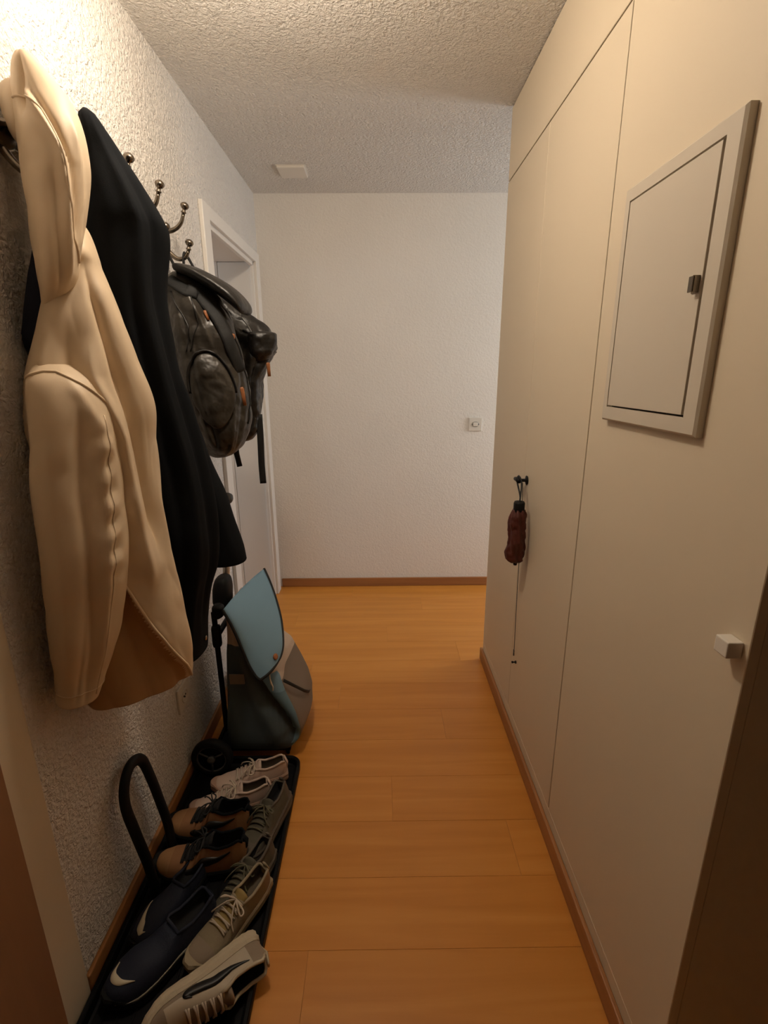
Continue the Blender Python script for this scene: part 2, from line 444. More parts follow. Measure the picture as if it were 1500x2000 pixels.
# the room behind the open door on the left
wall('wall_room', [((-3.5, 1.0, 0), (-3.4, 5.1, 0.85)), ((-3.5, 1.0, 2.2), (-3.4, 5.1, HT)), ((-3.5, 1.0, 0.85), (-3.4, 1.15, 2.2)), ((-3.5, 2.65, 0.85), (-3.4, 5.1, 2.2)),
                   ((-3.5, 0.9, 0), (-0.21, 1.0, HT)), ((-3.5, 5.0, 0), (-0.21, 5.1, HT)), ((-0.22, DEP + 0.12, 0), (-0.21, 5.1, HT))], 'wall_far', 'white walls of the room behind the open door')
struct(box('ceiling', (-3.5, 0.9, HT), (-0.24, 5.1, HT + 0.1), 'wall_far'), 'white ceiling of the room behind the open door', 'ceiling')

def window(name, lo, hi, label):
    root = empty(name, ((lo[0] + hi[0]) / 2, (lo[1] + hi[1]) / 2, lo[2])); struct(root, label, 'window')
    x0, x1 = lo[0], hi[0]; f = 0.05
    bm = bmesh.new()
    add_box(bm, (x0, lo[1], lo[2]), (x1, lo[1] + f, hi[2])); add_box(bm, (x0, hi[1] - f, lo[2]), (x1, hi[1], hi[2]))
    add_box(bm, (x0, lo[1] + f, lo[2]), (x1, hi[1] - f, lo[2] + f)); add_box(bm, (x0, lo[1] + f, hi[2] - f), (x1, hi[1] - f, hi[2]))
    attach(from_bm('window_frame', bm, 'door_white'), root)
    attach(box('pane', ((x0 + x1) / 2 - 0.003, lo[1] + f, lo[2] + f), ((x0 + x1) / 2 + 0.003, hi[1] - f, hi[2] - f), 'glass'), root)
    return root
window('window_1', (3.22, 2.42, 0.8), (3.28, 3.08, 2.1), 'white framed window at the end of the side passage')
window('window_2', (-3.48, 1.15, 0.85), (-3.42, 2.65, 2.2), 'white framed window of the room behind the open door')

# skirting boards
def skirt(name, lo, hi, mat, label): return struct(box(name, lo, hi, mat, None, 0.004), label, 'baseboard')
skirt('baseboard_far', (0.02, DEP - 0.013, 0), (3.2, DEP, 0.062), 'skirt_x', 'reddish brown wooden baseboard along the far wall')
skirt('baseboard_left', (0, 0.84, 0), (0.012, 2.222, 0.062), 'skirt', 'brown wooden baseboard along the left wall behind the shoe tray')
skirt('baseboard_right', (W - 0.013, NEARY, 0), (W, ENDY + 0.013, 0.066), 'skirt', 'brown wooden baseboard along the foot of the wardrobe')
struct(box('trim_1', (0, 0.60, 0), (0.012, 0.835, HT), 'cream', None, 0.003), 'smooth cream door trim strip at the lower left edge', 'trim')

# doorway on the left with its open leaf
d1 = struct(empty('door_1', (0, DY0, 0)), 'cream painted door frame with its leaf standing open into the next room', 'door')
def dpart(name, lo, hi, mat='door_white', bevel=0.003): return attach(box(name, lo, hi, mat, None, bevel), d1)
dpart('casing', (0.0, 2.223, 0), (0.018, DY0, 2.122)); dpart('casing', (0.0, DY1, 0), (0.018, 3.184, 2.122)); dpart('casing', (0.0, DY0 - 0.001, DZ), (0.0175, DY1 + 0.001, 2.1215))
dpart('jamb_lining', (-0.205, DY0 - 0.028, 0), (0.002, DY0, DZ)); dpart('jamb_lining', (-0.205, DY1, 0), (0.002, DY1 + 0.028, DZ)); dpart('head_lining', (-0.205, DY0, DZ), (0.002, DY1, DZ + 0.026))
dpart('door_stop', (-0.02, DY0 + 0.001, 2.046), (0.001, DY1 - 0.001, DZ + 0.001))
dpart('door_stop', (-0.02, DY1 - 0.016, 0), (0.001, DY1 + 0.001, DZ))
dpart('room_casing', (-0.228, DY1, 0), (-0.207, 3.184, 2.122)); dpart('room_casing', (-0.228, 2.223, 0), (-0.207, DY0, 2.122)); dpart('room_casing', (-0.228, DY0, DZ), (-0.207, DY1, 2.122))
leaf = dpart('door_leaf', (-1.02, 3.105, 0.006), (-0.236, 3.145, 2.055), 'door_white', 0.002)
for hz in (0.25, 1.09, 1.75):
    hg = tube('hinge', [(-0.232, 3.098, hz), (-0.232, 3.098, hz + 0.09)], 0.006, 'steel', None, 10); attach(hg, d1)

# brown entrance door leaf standing open against the left wall
d2 = struct(empty('door_2', (0.03, 0.7, 0)), 'brown wooden entrance door standing open at the lower left edge', 'door')
attach(box('door_leaf', (0.024, -0.12, 0.008), (0.064, 0.70, 2.0), 'brown_door', None, 0.002), d2)
for hz in (0.9,):
    attach(tube('handle', [(0.064, 0.0, 1.03), (0.11, 0.0, 1.03), (0.11, 0.12, 1.03)], 0.009, 'steel', None, 10), d2)
def thing(name, loc, label, cat, group=None): return tag(empty(name, loc), label, cat, group)

# ------------------------------------------------------------------ built-in wardrobe
wd = thing('built_in_wardrobe', (W + 0.3, 1.45, 0), 'tall cream built-in wardrobe with flush doors along the right side', 'wardrobe')
def wpart(name, lo, hi, mat='cream', bevel=0.0012): return attach(box(name, lo, hi, mat, None, bevel, 1), wd)
wpart('carcass', (W + 0.060, NEARY + 0.0165, 0.0), (1.85, ENDY, HT - 0.001))
wpart('gap_backing', (W + 0.055, NEARY + 0.0165, 0.01), (W + 0.0595, ENDY - 0.004, HT - 0.01), 'gap', 0)
wpart('fascia', (W, NEARY, 2.1925), (W + 0.018, ENDY, HT - 0.004))
wpart('plinth', (W, NEARY, 0.001), (W + 0.018, ENDY, 0.1045))
da = wpart('door', (W, 1.7690, 0.1055), (W + 0.018, ENDY, 2.1875))
db = wpart('door', (W, 1.2570, 0.1055), (W + 0.018, 1.7662, 2.1875))
dc = wpart('door', (W, NEARY, 0.1055), (W + 0.018, 1.2520, 2.1875))
wpart('end_panel', (W + 0.0183, NEARY + 0.0005, 0.001), (1.85, NEARY + 0.016, HT - 0.003), 'cream', 0)
# black turn knob on the middle door
kn = attach(obj('knob', *join_geo(
    lathe_geo([(0.0, 0), (0.016, 0), (0.017, 0.003), (0.012, 0.005), (0.006, 0.006), (0.006, 0.024), (0.009, 0.027), (0.009, 0.036), (0.005, 0.04), (0.0, 0.04)], 20, axis_m((W, 1.733, 1.075), (-1, 0, 0))),
    tube_geo([(W - 0.033, 1.715, 1.075), (W - 0.033, 1.735, 1.077), (W - 0.033, 1.768, 1.074)], [0.008, 0.009, 0.007], 10)), 'black'), wd)
tag(kn, 'black turn knob')
# small key in a lock, low on the middle door
ky = attach(obj('lock_knob', *lathe_geo([(0.0, 0), (0.006, 0), (0.006, 0.004), (0.003, 0.006), (0.003, 0.012), (0.005, 0.014), (0.004, 0.018), (0, 0.018)], 14, axis_m((W, 1.70, 0.352), (-1, 0, 0))), 'black'), wd)
# square pull on the near door
pl = attach(box('pull_knob', (W - 0.024, 0.634, 1.040), (W, 0.662, 1.066), 'plastic', None, 0.002), wd)
tag(pl, 'small cream square pull')

# ------------------------------------------------------------------ fuse box cover on the near wardrobe door
fb = thing('fuse_box', (W, 0.98, 1.343), 'grey-beige metal fuse box cover with raised frame on the right', 'fuse box')
y0, y1, z0, z1 = 0.805, 1.154, 1.343, 1.809
fw = 0.027
bm = bmesh.new()
X0, X1 = W - 0.016, W - 0.0005
bx_ = [((X0, y0, z0), (X1, y0 + 0.036, z1)), ((X0, y1 - 0.022, z0), (X1, y1, z1)), ((X0, y0 + 0.036, z0), (X1, y1 - 0.022, z0 + 0.03)), ((X0, y0 + 0.036, z1 - 0.026), (X1, y1 - 0.022, z1))]
outer = [(y0, z0), (y1, z0), (y1, z1), (y0, z1)]; inner = [(y0 + 0.036, z0 + 0.030), (y1 - 0.022, z0 + 0.030), (y1 - 0.022, z1 - 0.026), (y0 + 0.036, z1 - 0.026)]
V = []; F = []
for (lp, x) in ((outer, X1), (outer, X0 + 0.004), ([(a + math.copysign(0.004, 0.98 - a), b + math.copysign(0.004, 1.57 - b)) for a, b in outer], X0), (inner, X0), (inner, X1)):
    V += [(x, a, b) for a, b in lp]
for i in range(4):
    for k in range(4): F.append((i * 4 + k, i * 4 + (k + 1) % 4, i * 4 + 4 + (k + 1) % 4, i * 4 + 4 + k))
attach(obj('frame', V, F, 'panel_metal', None, False), fb)
attach(box('backing', (W - 0.004, y0 + 0.034, z0 + 0.028), (W - 0.001, y1 - 0.020, z1 - 0.024), 'gap'), fb)
fd = attach(box('door', (W - 0.0165, y0 + 0.0425, z0 + 0.0335), (W - 0.005, y1 - 0.0260, z1 - 0.0295), 'panel_metal', None, 0.001), fb)
# little bent handle
bm = bmesh.new()
add_box(bm, (W - 0.0185, 0.851, 1.570), (W - 0.0163, 0.869, 1.596), 0.0006, 1)
add_box(bm, (W - 0.028, 0.851, 1.570), (W - 0.0175, 0.854, 1.596), 0.0006, 1)
add_box(bm, (W - 0.0285, 0.851, 1.571), (W - 0.0255, 0.863, 1.595), 0.0006, 1)
hd = from_bm('handle', bm, 'bronze'); hd.parent = fd; hd.matrix_parent_inverse = Matrix.Translation(fb.location).inverted() if False else Matrix.Identity(4)
hd.matrix_parent_inverse = Matrix.Identity(4)
tag(hd, 'small bronze bent handle')

# ------------------------------------------------------------------ fittings
sw = thing('light_switch', (1.337, DEP, 1.085), 'square cream light switch on the far wall', 'light switch')
attach(box('plate', (1.294, DEP - 0.010, 1.085), (1.381, DEP, 1.172), 'plastic', None, 0.004), sw)
bm = bmesh.new(); add_box(bm, (1.3205, DEP - 0.0165, 1.1155), (1.3535, DEP - 0.009, 1.1425), 0.004, 2)
attach(from_bm('rocker', bm, 'plastic'), sw)
attach(obj('rocker_gap', *tube_geo([Vector((1.337 + 0.0185 * math.copysign(abs(math.cos(a)) ** 0.6, math.cos(a)), DEP - 0.0102, 1.129 + 0.0155 * math.copysign(abs(math.sin(a)) ** 0.6, math.sin(a)))) for a in [2 * math.pi * q / 32 for q in range(32)]], 0.0013, 6, closed=True), 'hub'), sw)
for sx in (-1, 1):
    x = 1.337 + sx * 0.021
    attach(obj('arrow_mark', [(x - sx * 0.002, DEP - 0.0108, 1.134), (x - sx * 0.002, DEP - 0.0108, 1.124), (x + sx * 0.005, DEP - 0.0108, 1.129), (x, DEP - 0.0095, 1.129)], [(0, 1, 2), (0, 1, 3), (1, 2, 3), (0, 2, 3)], 'hub', None, False), sw)

so = thing('wall_socket', (0, 1.53, 0.295), 'cream wall socket with one round recess low on the left wall', 'socket')
attach(box('plate', (0, 1.482, 0.292), (0.009, 1.578, 0.388), 'plastic', None, 0.003), so)
attach(obj('socket_ring', *tube_geo([Vector((0.0095, 1.53 + 0.023 * math.cos(a), 0.340 + 0.023 * math.sin(a))) for a in [2 * math.pi * q / 28 for q in range(28)]], 0.0035, 8, closed=True), 'plastic'), so)
for dy, dz in ((-0.0075, 0.0), (0.0075, 0.0), (0, -0.006)):
    attach(obj('pin_hole', *lathe_geo([(0, 0), (0.0035, 0), (0.0035, 0.0012), (0, 0.0012)], 10, axis_m((0.009, 1.53 + dy, 0.341 + dz), (1, 0, 0))), 'hole'), so)

cp = thing('ceiling_cover', (0.28, 2.89, HT), 'small white rectangular cover plate on the ceiling', 'cover plate')
attach(box('plate', (0.212, 2.822, HT - 0.014), (0.352, 2.962, HT), 'plastic', None, 0.004), cp)
attach(box('rim', (0.207, 2.817, HT - 0.004), (0.357, 2.967, HT - 0.0003), 'plastic', None, 0.0015), cp)

LX, LY, LZ = 0.45, 1.22, 2.30
lm = thing('ceiling_lamp', (LX, LY, HT), 'round opal globe lamp hanging close under the ceiling', 'lamp')
attach(obj('base', *lathe_geo([(0, 0), (0.055, 0), (0.055, -0.012), (0.03, -0.03), (0.018, -0.036), (0.010, -0.040), (0.010, -0.080), (0.03, -0.086), (0.03, -0.098), (0, -0.098)], 32, Matrix.Translation((LX, LY, HT - 0.0005))), 'plastic'), lm)
attach(obj('lamp_shade', *lathe_geo([(0.06 * math.sin(math.pi * q / 24), -0.06 * math.cos(math.pi * q / 24)) for q in range(25)], 40, Matrix.Translation((LX, LY, LZ - 0.005))), 'lamp_glass'), lm)

# ------------------------------------------------------------------ coat hook rack
rk = thing('coat_rack', (0, 1.34, 1.88), 'dark metal wall rack with curved double hooks ending in round knobs', 'coat rack')
attach(box('rail', (0.0, 0.93, 1.872), (0.010, 1.845, 1.912), 'bronze', None, 0.003), rk)
KNOB = [(0, 0), (0.0055, 0), (0.0055, 0.006), (0.0085, 0.008), (0.0085, 0.011), (0.0055, 0.013), (0.0055, 0.018), (0.010, 0.021), (0.0135, 0.027), (0.0135, 0.031), (0.010, 0.036), (0.004, 0.0395), (0, 0.040)]
def hook_mesh():
    up = catmull([(0.008, 0, 1.905), (0.030, 0, 1.900), (0.055, 0, 1.908), (0.074, 0, 1.925), (0.084, 0, 1.948)], 6)
    lo = catmull([(0.008, 0, 1.862), (0.028, 0, 1.835), (0.052, 0, 1.818), (0.076, 0, 1.822), (0.088, 0, 1.840)], 6)
    g = join_geo(tube_geo(up, [0.0085 - 0.003 * i / len(up) for i in range(len(up))], 12), tube_geo(lo, [0.0085 - 0.003 * i / len(lo) for i in range(len(lo))], 12))
    ku = lathe_geo(KNOB, 18, axis_m((0.083, 0, 1.946), (0.3, 0, 1))); kl = lathe_geo(KNOB, 18, axis_m((0.0875, 0, 1.838), (0.25, 0, 1)))
    return g, ku, kl
_g, _ku, _kl = hook_mesh()
ha = obj('hook', *_g, 'bronze'); hk1 = obj('knob', *_ku, 'bronze'); hk2 = obj('knob', *_kl, 'bronze')
pl_ = obj('hook_plate', *lathe_geo([(0, 0), (0.026, 0), (0.026, 0.004), (0.020, 0.008), (0, 0.010)], 24, axis_m((0.009, 0, 1.885), (1, 0, 0)) @ Matrix.Diagonal((1.6, 1.0, 1, 1))), 'bronze')
HY = [1.085, 1.262, 1.437, 1.617, 1.806]
for i, hy in enumerate(HY):
    q = [ha, hk1, hk2, pl_] if i == 0 else [o_.copy() for o_ in (ha, hk1, hk2, pl_)]
    if i:
        for o_ in q: COL.objects.link(o_)
    q[0].parent = rk; q[0].matrix_parent_inverse = Matrix.Translation(rk.location).inverted(); q[0].location = (0, hy, 0)
    for o_ in q[1:]: o_.parent = q[0]
# the plate belongs to each hook

# ------------------------------------------------------------------ beige hooded coat
COAT_HOOD = [[0.061, 1.11, 2.021, 0.006, 0.008, 0.533], [0.063, 1.11, 2.014, 0.015, 0.03, 0.532], [0.069, 1.11, 1.992, 0.029, 0.05, 0.528], [0.083, 1.111, 1.944, 0.048, 0.07, 0.519], [0.096, 1.101, 1.887, 0.057, 0.085, 0.514], [0.102, 1.091, 1.828, 0.057, 0.09, 0.514], [0.1, 1.081, 1.765, 0.052, 0.092, 0.519], [0.098, 1.07, 1.718, 0.046, 0.09, 0.524], [0.097, 1.06, 1.671, 0.04, 0.085, 0.529], [0.094, 1.05, 1.624, 0.034, 0.07, 0.535], [0.08, 1.05, 1.591, 0.024, 0.045, 0.545], [0.059, 1.05, 1.572, 0.009, 0.02, 0.559]]
COAT_BODY = [[0.099, 1.12, 1.753, 0.01, 0.02, 0.504], [0.098, 1.12, 1.73, 0.027, 0.05, 0.504], [0.098, 1.11, 1.681, 0.047, 0.075, 0.509], [0.095, 1.111, 1.653, 0.056, 0.08, 0.511], [0.101, 1.101, 1.603, 0.069, 0.085, 0.511], [0.106, 1.092, 1.543, 0.083, 0.09, 0.512], [0.104, 1.083, 1.461, 0.105, 0.1, 0.519], [0.103, 1.083, 1.387, 0.117, 0.105, 0.52], [0.094, 1.083, 1.3, 0.118, 0.105, 0.527], [0.097, 1.074, 1.151, 0.121, 0.105, 0.529], [0.104, 1.064, 0.993, 0.128, 0.105, 0.528], [0.108, 1.054, 0.866, 0.131, 0.105, 0.53], [0.107, 1.054, 0.769, 0.133, 0.1, 0.531], [0.107, 1.054, 0.712, 0.13, 0.1, 0.531]]
COAT_SLEEVE = [[0.084, 1.01, 1.468, 0.035, 0.03, 0.56], [0.103, 0.996, 1.436, 0.061, 0.05, 0.553], [0.115, 0.987, 1.383, 0.074, 0.062, 0.55], [0.117, 0.977, 1.314, 0.077, 0.066, 0.553], [0.117, 0.967, 1.234, 0.08, 0.068, 0.558], [0.116, 0.957, 1.151, 0.08, 0.068, 0.564], [0.112, 0.947, 1.077, 0.077, 0.066, 0.571], [0.1, 0.942, 0.988, 0.071, 0.064, 0.582], [0.088, 0.936, 0.908, 0.064, 0.06, 0.593], [0.068, 0.931, 0.825, 0.051, 0.054, 0.609], [0.058, 0.926, 0.78, 0.043, 0.05, 0.619]]
JACKET_BODY = [[0.083, 1.27, 2.004, 0.006, 0.008, 0.463], [0.084, 1.27, 1.997, 0.015, 0.02, 0.462], [0.084, 1.28, 1.973, 0.027, 0.04, 0.459], [0.091, 1.3, 1.921, 0.049, 0.06, 0.449], [0.104, 1.311, 1.863, 0.069, 0.08, 0.438], [0.115, 1.321, 1.802, 0.085, 0.095, 0.429], [0.113, 1.331, 1.761, 0.089, 0.1, 0.427], [0.099, 1.341, 1.624, 0.08, 0.11, 0.433], [0.105, 1.351, 1.489, 0.08, 0.12, 0.426], [0.121, 1.361, 1.33, 0.091, 0.125, 0.414], [0.137, 1.371, 1.187, 0.096, 0.13, 0.402], [0.143, 1.371, 1.036, 0.095, 0.13, 0.398], [0.137, 1.371, 0.925, 0.09, 0.125, 0.401], [0.123, 1.371, 0.844, 0.079, 0.12, 0.41], [0.109, 1.371, 0.742, 0.072, 0.115, 0.418], [0.099, 1.371, 0.633, 0.068, 0.11, 0.424]]
JACKET_SLEEVE = [[0.143, 1.48, 1.349, 0.02, 0.03, 0.37], [0.153, 1.48, 1.289, 0.03, 0.045, 0.364], [0.167, 1.48, 1.197, 0.039, 0.055, 0.355], [0.187, 1.48, 1.101, 0.05, 0.06, 0.344], [0.203, 1.48, 1.002, 0.057, 0.062, 0.334], [0.219, 1.48, 0.917, 0.063, 0.064, 0.325], [0.224, 1.48, 0.877, 0.063, 0.064, 0.322]]
DARK_GARMENT = [[0.042, 1.13, 1.752, 0.018, 0.02, 0.538], [0.06, 1.09, 1.677, 0.03, 0.025, 0.542], [0.062, 1.07, 1.618, 0.038, 0.03, 0.549], [0.053, 1.06, 1.559, 0.041, 0.03, 0.559], [0.043, 1.061, 1.516, 0.044, 0.03, 0.566], [0.03, 1.081, 1.461, 0.045, 0.03, 0.566], [0.02, 1.101, 1.263, 0.043, 0.03, 0.564], [0.012, 1.1, 1.082, 0.035, 0.03, 0.57]]
PACK_BODY = [[0.083, 1.74, 1.764, 0.026, 0.02, 0.349], [0.094, 1.74, 1.745, 0.049, 0.05, 0.344], [0.112, 1.74, 1.692, 0.075, 0.085, 0.335], [0.134, 1.741, 1.613, 0.098, 0.105, 0.324], [0.147, 1.741, 1.517, 0.107, 0.115, 0.317], [0.156, 1.741, 1.417, 0.111, 0.12, 0.312], [0.162, 1.741, 1.331, 0.103, 0.12, 0.309], [0.165, 1.74, 1.261, 0.087, 0.115, 0.307], [0.164, 1.74, 1.211, 0.067, 0.1, 0.308], [0.155, 1.74, 1.178, 0.039, 0.07, 0.312], [0.148, 1.74, 1.169, 0.019, 0.04, 0.316]]
PACK2_BODY = [[0.091, 1.97, 1.741, 0.022, 0.02, 0.307], [0.104, 1.97, 1.715, 0.043, 0.05, 0.301], [0.155, 1.97, 1.662, 0.082, 0.07, 0.278], [0.201, 1.97, 1.617, 0.104, 0.075, 0.256], [0.247, 1.97, 1.558, 0.074, 0.085, 0.234], [0.226, 1.97, 1.507, 0.077, 0.095, 0.244], [0.204, 1.97, 1.45, 0.076, 0.1, 0.255], [0.182, 1.97, 1.374, 0.077, 0.1, 0.265], [0.172, 1.97, 1.296, 0.077, 0.1, 0.27], [0.161, 1.97, 1.236, 0.073, 0.09, 0.275], [0.151, 1.97, 1.199, 0.055, 0.06, 0.28], [0.147, 1.97, 1.191, 0.024, 0.03, 0.281]]

PI = math.pi
coat = thing('hooded_coat', (0.09, 1.05, 0.69), 'beige hooded raincoat hanging from the rack nearest the viewer', 'coat')
hood = Loft(COAT_HOOD, folds=[([(0.18, TH(-0.55)), (0.4, TH(0.15)), (0.6, TH(0.35)), (0.85, TH(0.55))], 0.16, 0.010),
                              ([(0.2, TH(-0.3)), (0.45, TH(0.45)), (0.7, TH(0.62))], 0.12, -0.010),
                              ([(0.03, TH(-0.45)), (0.25, TH(-0.72))], 0.22, -0.02), ([(0.5, TH(-0.1)), (0.9, TH(0.1))], 0.3, -0.012), ([(0.3, TH(0.62)), (0.75, TH(0.85))], 0.15, 0.008)], noise_amp=0.003, power=2.2, seed=3, crumple=0.010, cscale=5, cz=0.6)
hm = attach(obj('hood', *hood.mesh(100, 110), 'beige'), coat)
sm = tube('seam', hood.path([(0.20, TH(-0.93)), (0.21, TH(-0.6)), (0.27, TH(-0.15)), (0.36, TH(0.12)), (0.47, TH(0.28)), (0.58, TH(0.36)), (0.72, TH(0.62)), (0.8, TH(0.85))], 0.0005), 0.0022, 'beige', None, 6)
sm.parent = hm
# gathered edge of the hood on the wall side
edge = Loft([(0.030, 1.13, 1.985, 0.012, 0.02, 0.5), (0.030, 1.12, 1.965, 0.022, 0.04, 0.5), (0.034, 1.11, 1.93, 0.024, 0.05, 0.5), (0.042, 1.10, 1.89, 0.020, 0.04, 0.5), (0.05, 1.10, 1.86, 0.010, 0.02, 0.5)], noise_amp=0.006, noise_scale=14, seed=21)
e_ = attach(obj('hood_edge', *edge.mesh(30, 40), 'beige'), coat)
def body_extra(v, th):
    # the front edge hangs open: below a slanting line the inside of the coat is set back
    s_ = math.cos(th)
    if math.sin(th) < 0 or v < 0.62: return 0.0
    line = 0.10 + (v - 0.72) / 0.28 * 0.86
    return -0.030 * sstep(line + 0.04, line - 0.08, s_) * sstep(0.66, 0.74, v)
body = Loft(COAT_BODY, folds=[([(0.30, TH(0.05)), (0.42, TH(0.35)), (0.55, TH(0.4)), (0.7, TH(0.45))], 0.22, 0.022),
                              ([(0.30, TH(0.45)), (0.45, TH(0.62)), (0.62, TH(0.70))], 0.16, -0.022),
                              ([(0.16, TH(0.35)), (0.33, TH(0.55))], 0.16, -0.022), ([(0.26, TH(-0.35)), (0.5, TH(0.1))], 0.25, -0.018),
                              ([(0.55, TH(0.85)), (0.95, TH(0.93))], 0.18, 0.008), ([(0.25, TH(-0.7)), (0.40, TH(-0.6))], 0.2, 0.008)], noise_amp=0.004, power=2.4, seed=1, extra=body_extra, crumple=0.018, cscale=4.5, cz=0.45)
# body built with its hem open and a lining set inside the front
nv, nt = 200, 240
V, F = body.mesh(nv, nt, cap=True)
fm = []
for i in range(nv):
    for k in range(nt):
        v = (i + 0.5) / nv; th = 2 * PI * (k + 0.5) / nt
        s_ = math.cos(th); line = 0.10 + (v - 0.72) / 0.28 * 0.86
        fm.append(1 if (math.sin(th) > 0 and v > 0.70 and s_ < line - 0.01) else 0)
fm += [1, 1]
bo = attach(obj('body', V, F, 'beige', None, True, ['beige', 'beige_in'], fm), coat)
pk = tube('placket', [body.S(v, TH(0.10 + (v - 0.72) / 0.28 * 0.86 + 0.02), 0.001) for v in [0.70 + 0.295 * q / 24 for q in range(25)]], 0.0035, 'beige', None, 8); pk.parent = bo
sleeve = Loft(COAT_SLEEVE, folds=[([(0.05, TH(0.1)), (0.15, TH(0.45)), (0.25, TH(0.75))], 0.3, 0.006),
                                  ([(0.16, TH(0.15)), (0.35, TH(-0.05)), (0.6, TH(0.05)), (0.95, TH(0.2))], 0.28, -0.013),
                                  ([(0.2, TH(0.55)), (0.6, TH(0.45)), (0.9, TH(0.5))], 0.14, 0.007),
                                  ([(0.2, TH(-0.6)), (0.9, TH(-0.5))], 0.3, 0.004), ([(0.6, TH(0.0)), (0.95, TH(-0.2))], 0.15, -0.006)], noise_amp=0.003, power=2.1, seed=5, crumple=0.013, cscale=5, cz=0.5,
              extra=lambda v, th: 0.0035 * math.sin(v * 78 + 3 * math.cos(th)) * math.exp(-((th - TH(0.62)) / 0.22) ** 2) * sstep(0.16, 0.22, v) * (1 - sstep(0.55, 0.66, v)))
sl = attach(obj('sleeve', *sleeve.mesh(150, 110), 'beige'), coat)
tube('seam', sleeve.path([(0.15, TH(0.66)), (0.3, TH(0.66)), (0.45, TH(0.62)), (0.6, TH(0.58)), (0.8, TH(0.52)), (0.97, TH(0.6))], 0.0002, 8), 0.0016, 'beige', None, 6).parent = sl
tube('shoulder_seam', sleeve.path([(0.045, TH(-0.98)), (0.028, TH(-0.5)), (0.03, TH(-0.1)), (0.06, TH(0.4)), (0.10, TH(0.72)), (0.16, TH(0.97))], 0.001, 8), 0.0028, 'beige', None, 6).parent = sl
tube('cuff_seam', sleeve.path([(0.955, TH(-0.99)), (0.955, TH(0)), (0.95, TH(0.99))], 0.0004, 10), 0.0014, 'beige', None, 6).parent = sl

# ------------------------------------------------------------------ black jacket and a dark garment behind
jk = thing('black_jacket', (0.1, 1.37, 0.6), 'black jacket hanging between the beige raincoat and the backpacks', 'jacket')
jb = Loft(JACKET_BODY, folds=[([(0.08, TH(0.2)), (0.3, TH(0.3)), (0.6, TH(0.35)), (0.95, TH(0.2))], 0.2, 0.014), ([(0.1, TH(0.6)), (0.4, TH(0.7)), (0.9, TH(0.75))], 0.16, -0.012),
                              ([(0.3, TH(0.0)), (0.9, TH(-0.1))], 0.2, -0.014), ([(0.45, TH(0.9)), (0.8, TH(0.92))], 0.18, 0.008)], noise_amp=0.005, power=2.2, seed=11, crumple=0.010, cscale=5, cz=0.4)
jbo = attach(obj('body', *jb.mesh(110, 72), 'black_cloth'), jk)
js = Loft(JACKET_SLEEVE, folds=[([(0.1, TH(0.2)), (0.95, TH(0.4))], 0.3, 0.006), ([(0.2, TH(-0.4)), (0.9, TH(-0.3))], 0.3, -0.006)], noise_amp=0.004, power=2.1, seed=13)
attach(obj('sleeve', *js.mesh(60, 56), 'black_cloth'), jk)
attach(obj('snap_button', *lathe_geo([(0, 0), (0.0075, 0), (0.0075, 0.002), (0.005, 0.0035), (0.002, 0.003), (0, 0.003)], 16, axis_m(jb.S(0.965, TH(0.88), 0.001), jb.S(0.965, TH(0.88), 0.02) - jb.S(0.965, TH(0.88), 0))), 'bronze'), jk)
cb = Loft([(0.298, 1.53, 1.055, 0.006, 0.004, 0.3), (0.300, 1.53, 1.052, 0.012, 0.01, 0.3), (0.300, 1.53, 1.035, 0.013, 0.012, 0.3), (0.296, 1.53, 1.022, 0.006, 0.006, 0.3)], noise_amp=0)
dg = thing('navy_garment', (0.04, 1.08, 1.0), 'dark navy garment mostly hidden behind the beige raincoat', 'garment')
dgl = Loft(DARK_GARMENT, noise_amp=0.005, seed=17)
attach(obj('cloth', *dgl.mesh(60, 48), 'navy_cloth'), dg)

# ------------------------------------------------------------------ backpacks
bp = thing('backpack', (0.15, 1.74, 1.18), 'large dark olive-black nylon backpack with round front pocket, hung on the rack', 'backpack')
pb = Loft(PACK_BODY, folds=[([(0.2, TH(-0.55)), (0.55, TH(-0.5)), (0.9, TH(-0.3))], 0.12, -0.010), ([(0.15, TH(-0.2)), (0.4, TH(0.1))], 0.16, 0.008), ([(0.2, TH(0.5)), (0.5, TH(0.75)), (0.9, TH(0.6))], 0.10, -0.008),
                            ([(0.6, TH(0.45)), (0.95, TH(0.35))], 0.12, 0.008)], noise_amp=0.006, noise_scale=9, power=2.5, seed=31, crumple=0.017, cscale=6)
pbo = attach(obj('body', *pb.mesh(120, 130), 'nylon'), bp)
ppk = attach(obj('front_pocket', *pb.patch(0.62, TH(-0.12), 0.20, 0.62, 0.016, 24), 'nylon'), bp)
rim = [pb.S(0.60 + 0.182 * math.sin(a), TH(-0.12) + 0.63 * math.cos(a), 0.006) for a in [PI * (0.95 + 1.1 * q / 40) for q in range(41)]]
tube('piping', rim, 0.0065, 'nylon2', None, 8, 0.6).parent = ppk
attach(tube('side_zip', pb.path([(0.10, TH(0.35)), (0.25, TH(0.62)), (0.4, TH(0.8)), (0.6, TH(0.9)), (0.8, TH(0.86))], 0.001, 8), 0.0026, 'strap', None, 6), bp)
attach(tube('seam', pb.path([(0.12, TH(-0.75)), (0.3, TH(-0.45)), (0.42, TH(-0.62))], 0.001, 8), 0.002, 'nylon2', None, 6), bp)
attach(tube('seam', pb.path([(0.10, TH(-0.1)), (0.28, TH(-0.15)), (0.42, TH(-0.55))], 0.001, 8), 0.002, 'nylon2', None, 6), bp)
attach(tube('shoulder_strap', pb.path([(0.06, TH(-0.75)), (0.12, TH(-0.2)), (0.13, TH(0.2)), (0.24, TH(0.42)), (0.40, TH(0.55)), (0.52, TH(0.72))], 0.006, 8), 0.020, 'strap', None, 10, 0.25, (0.5, -0.8, 0.2)), bp)
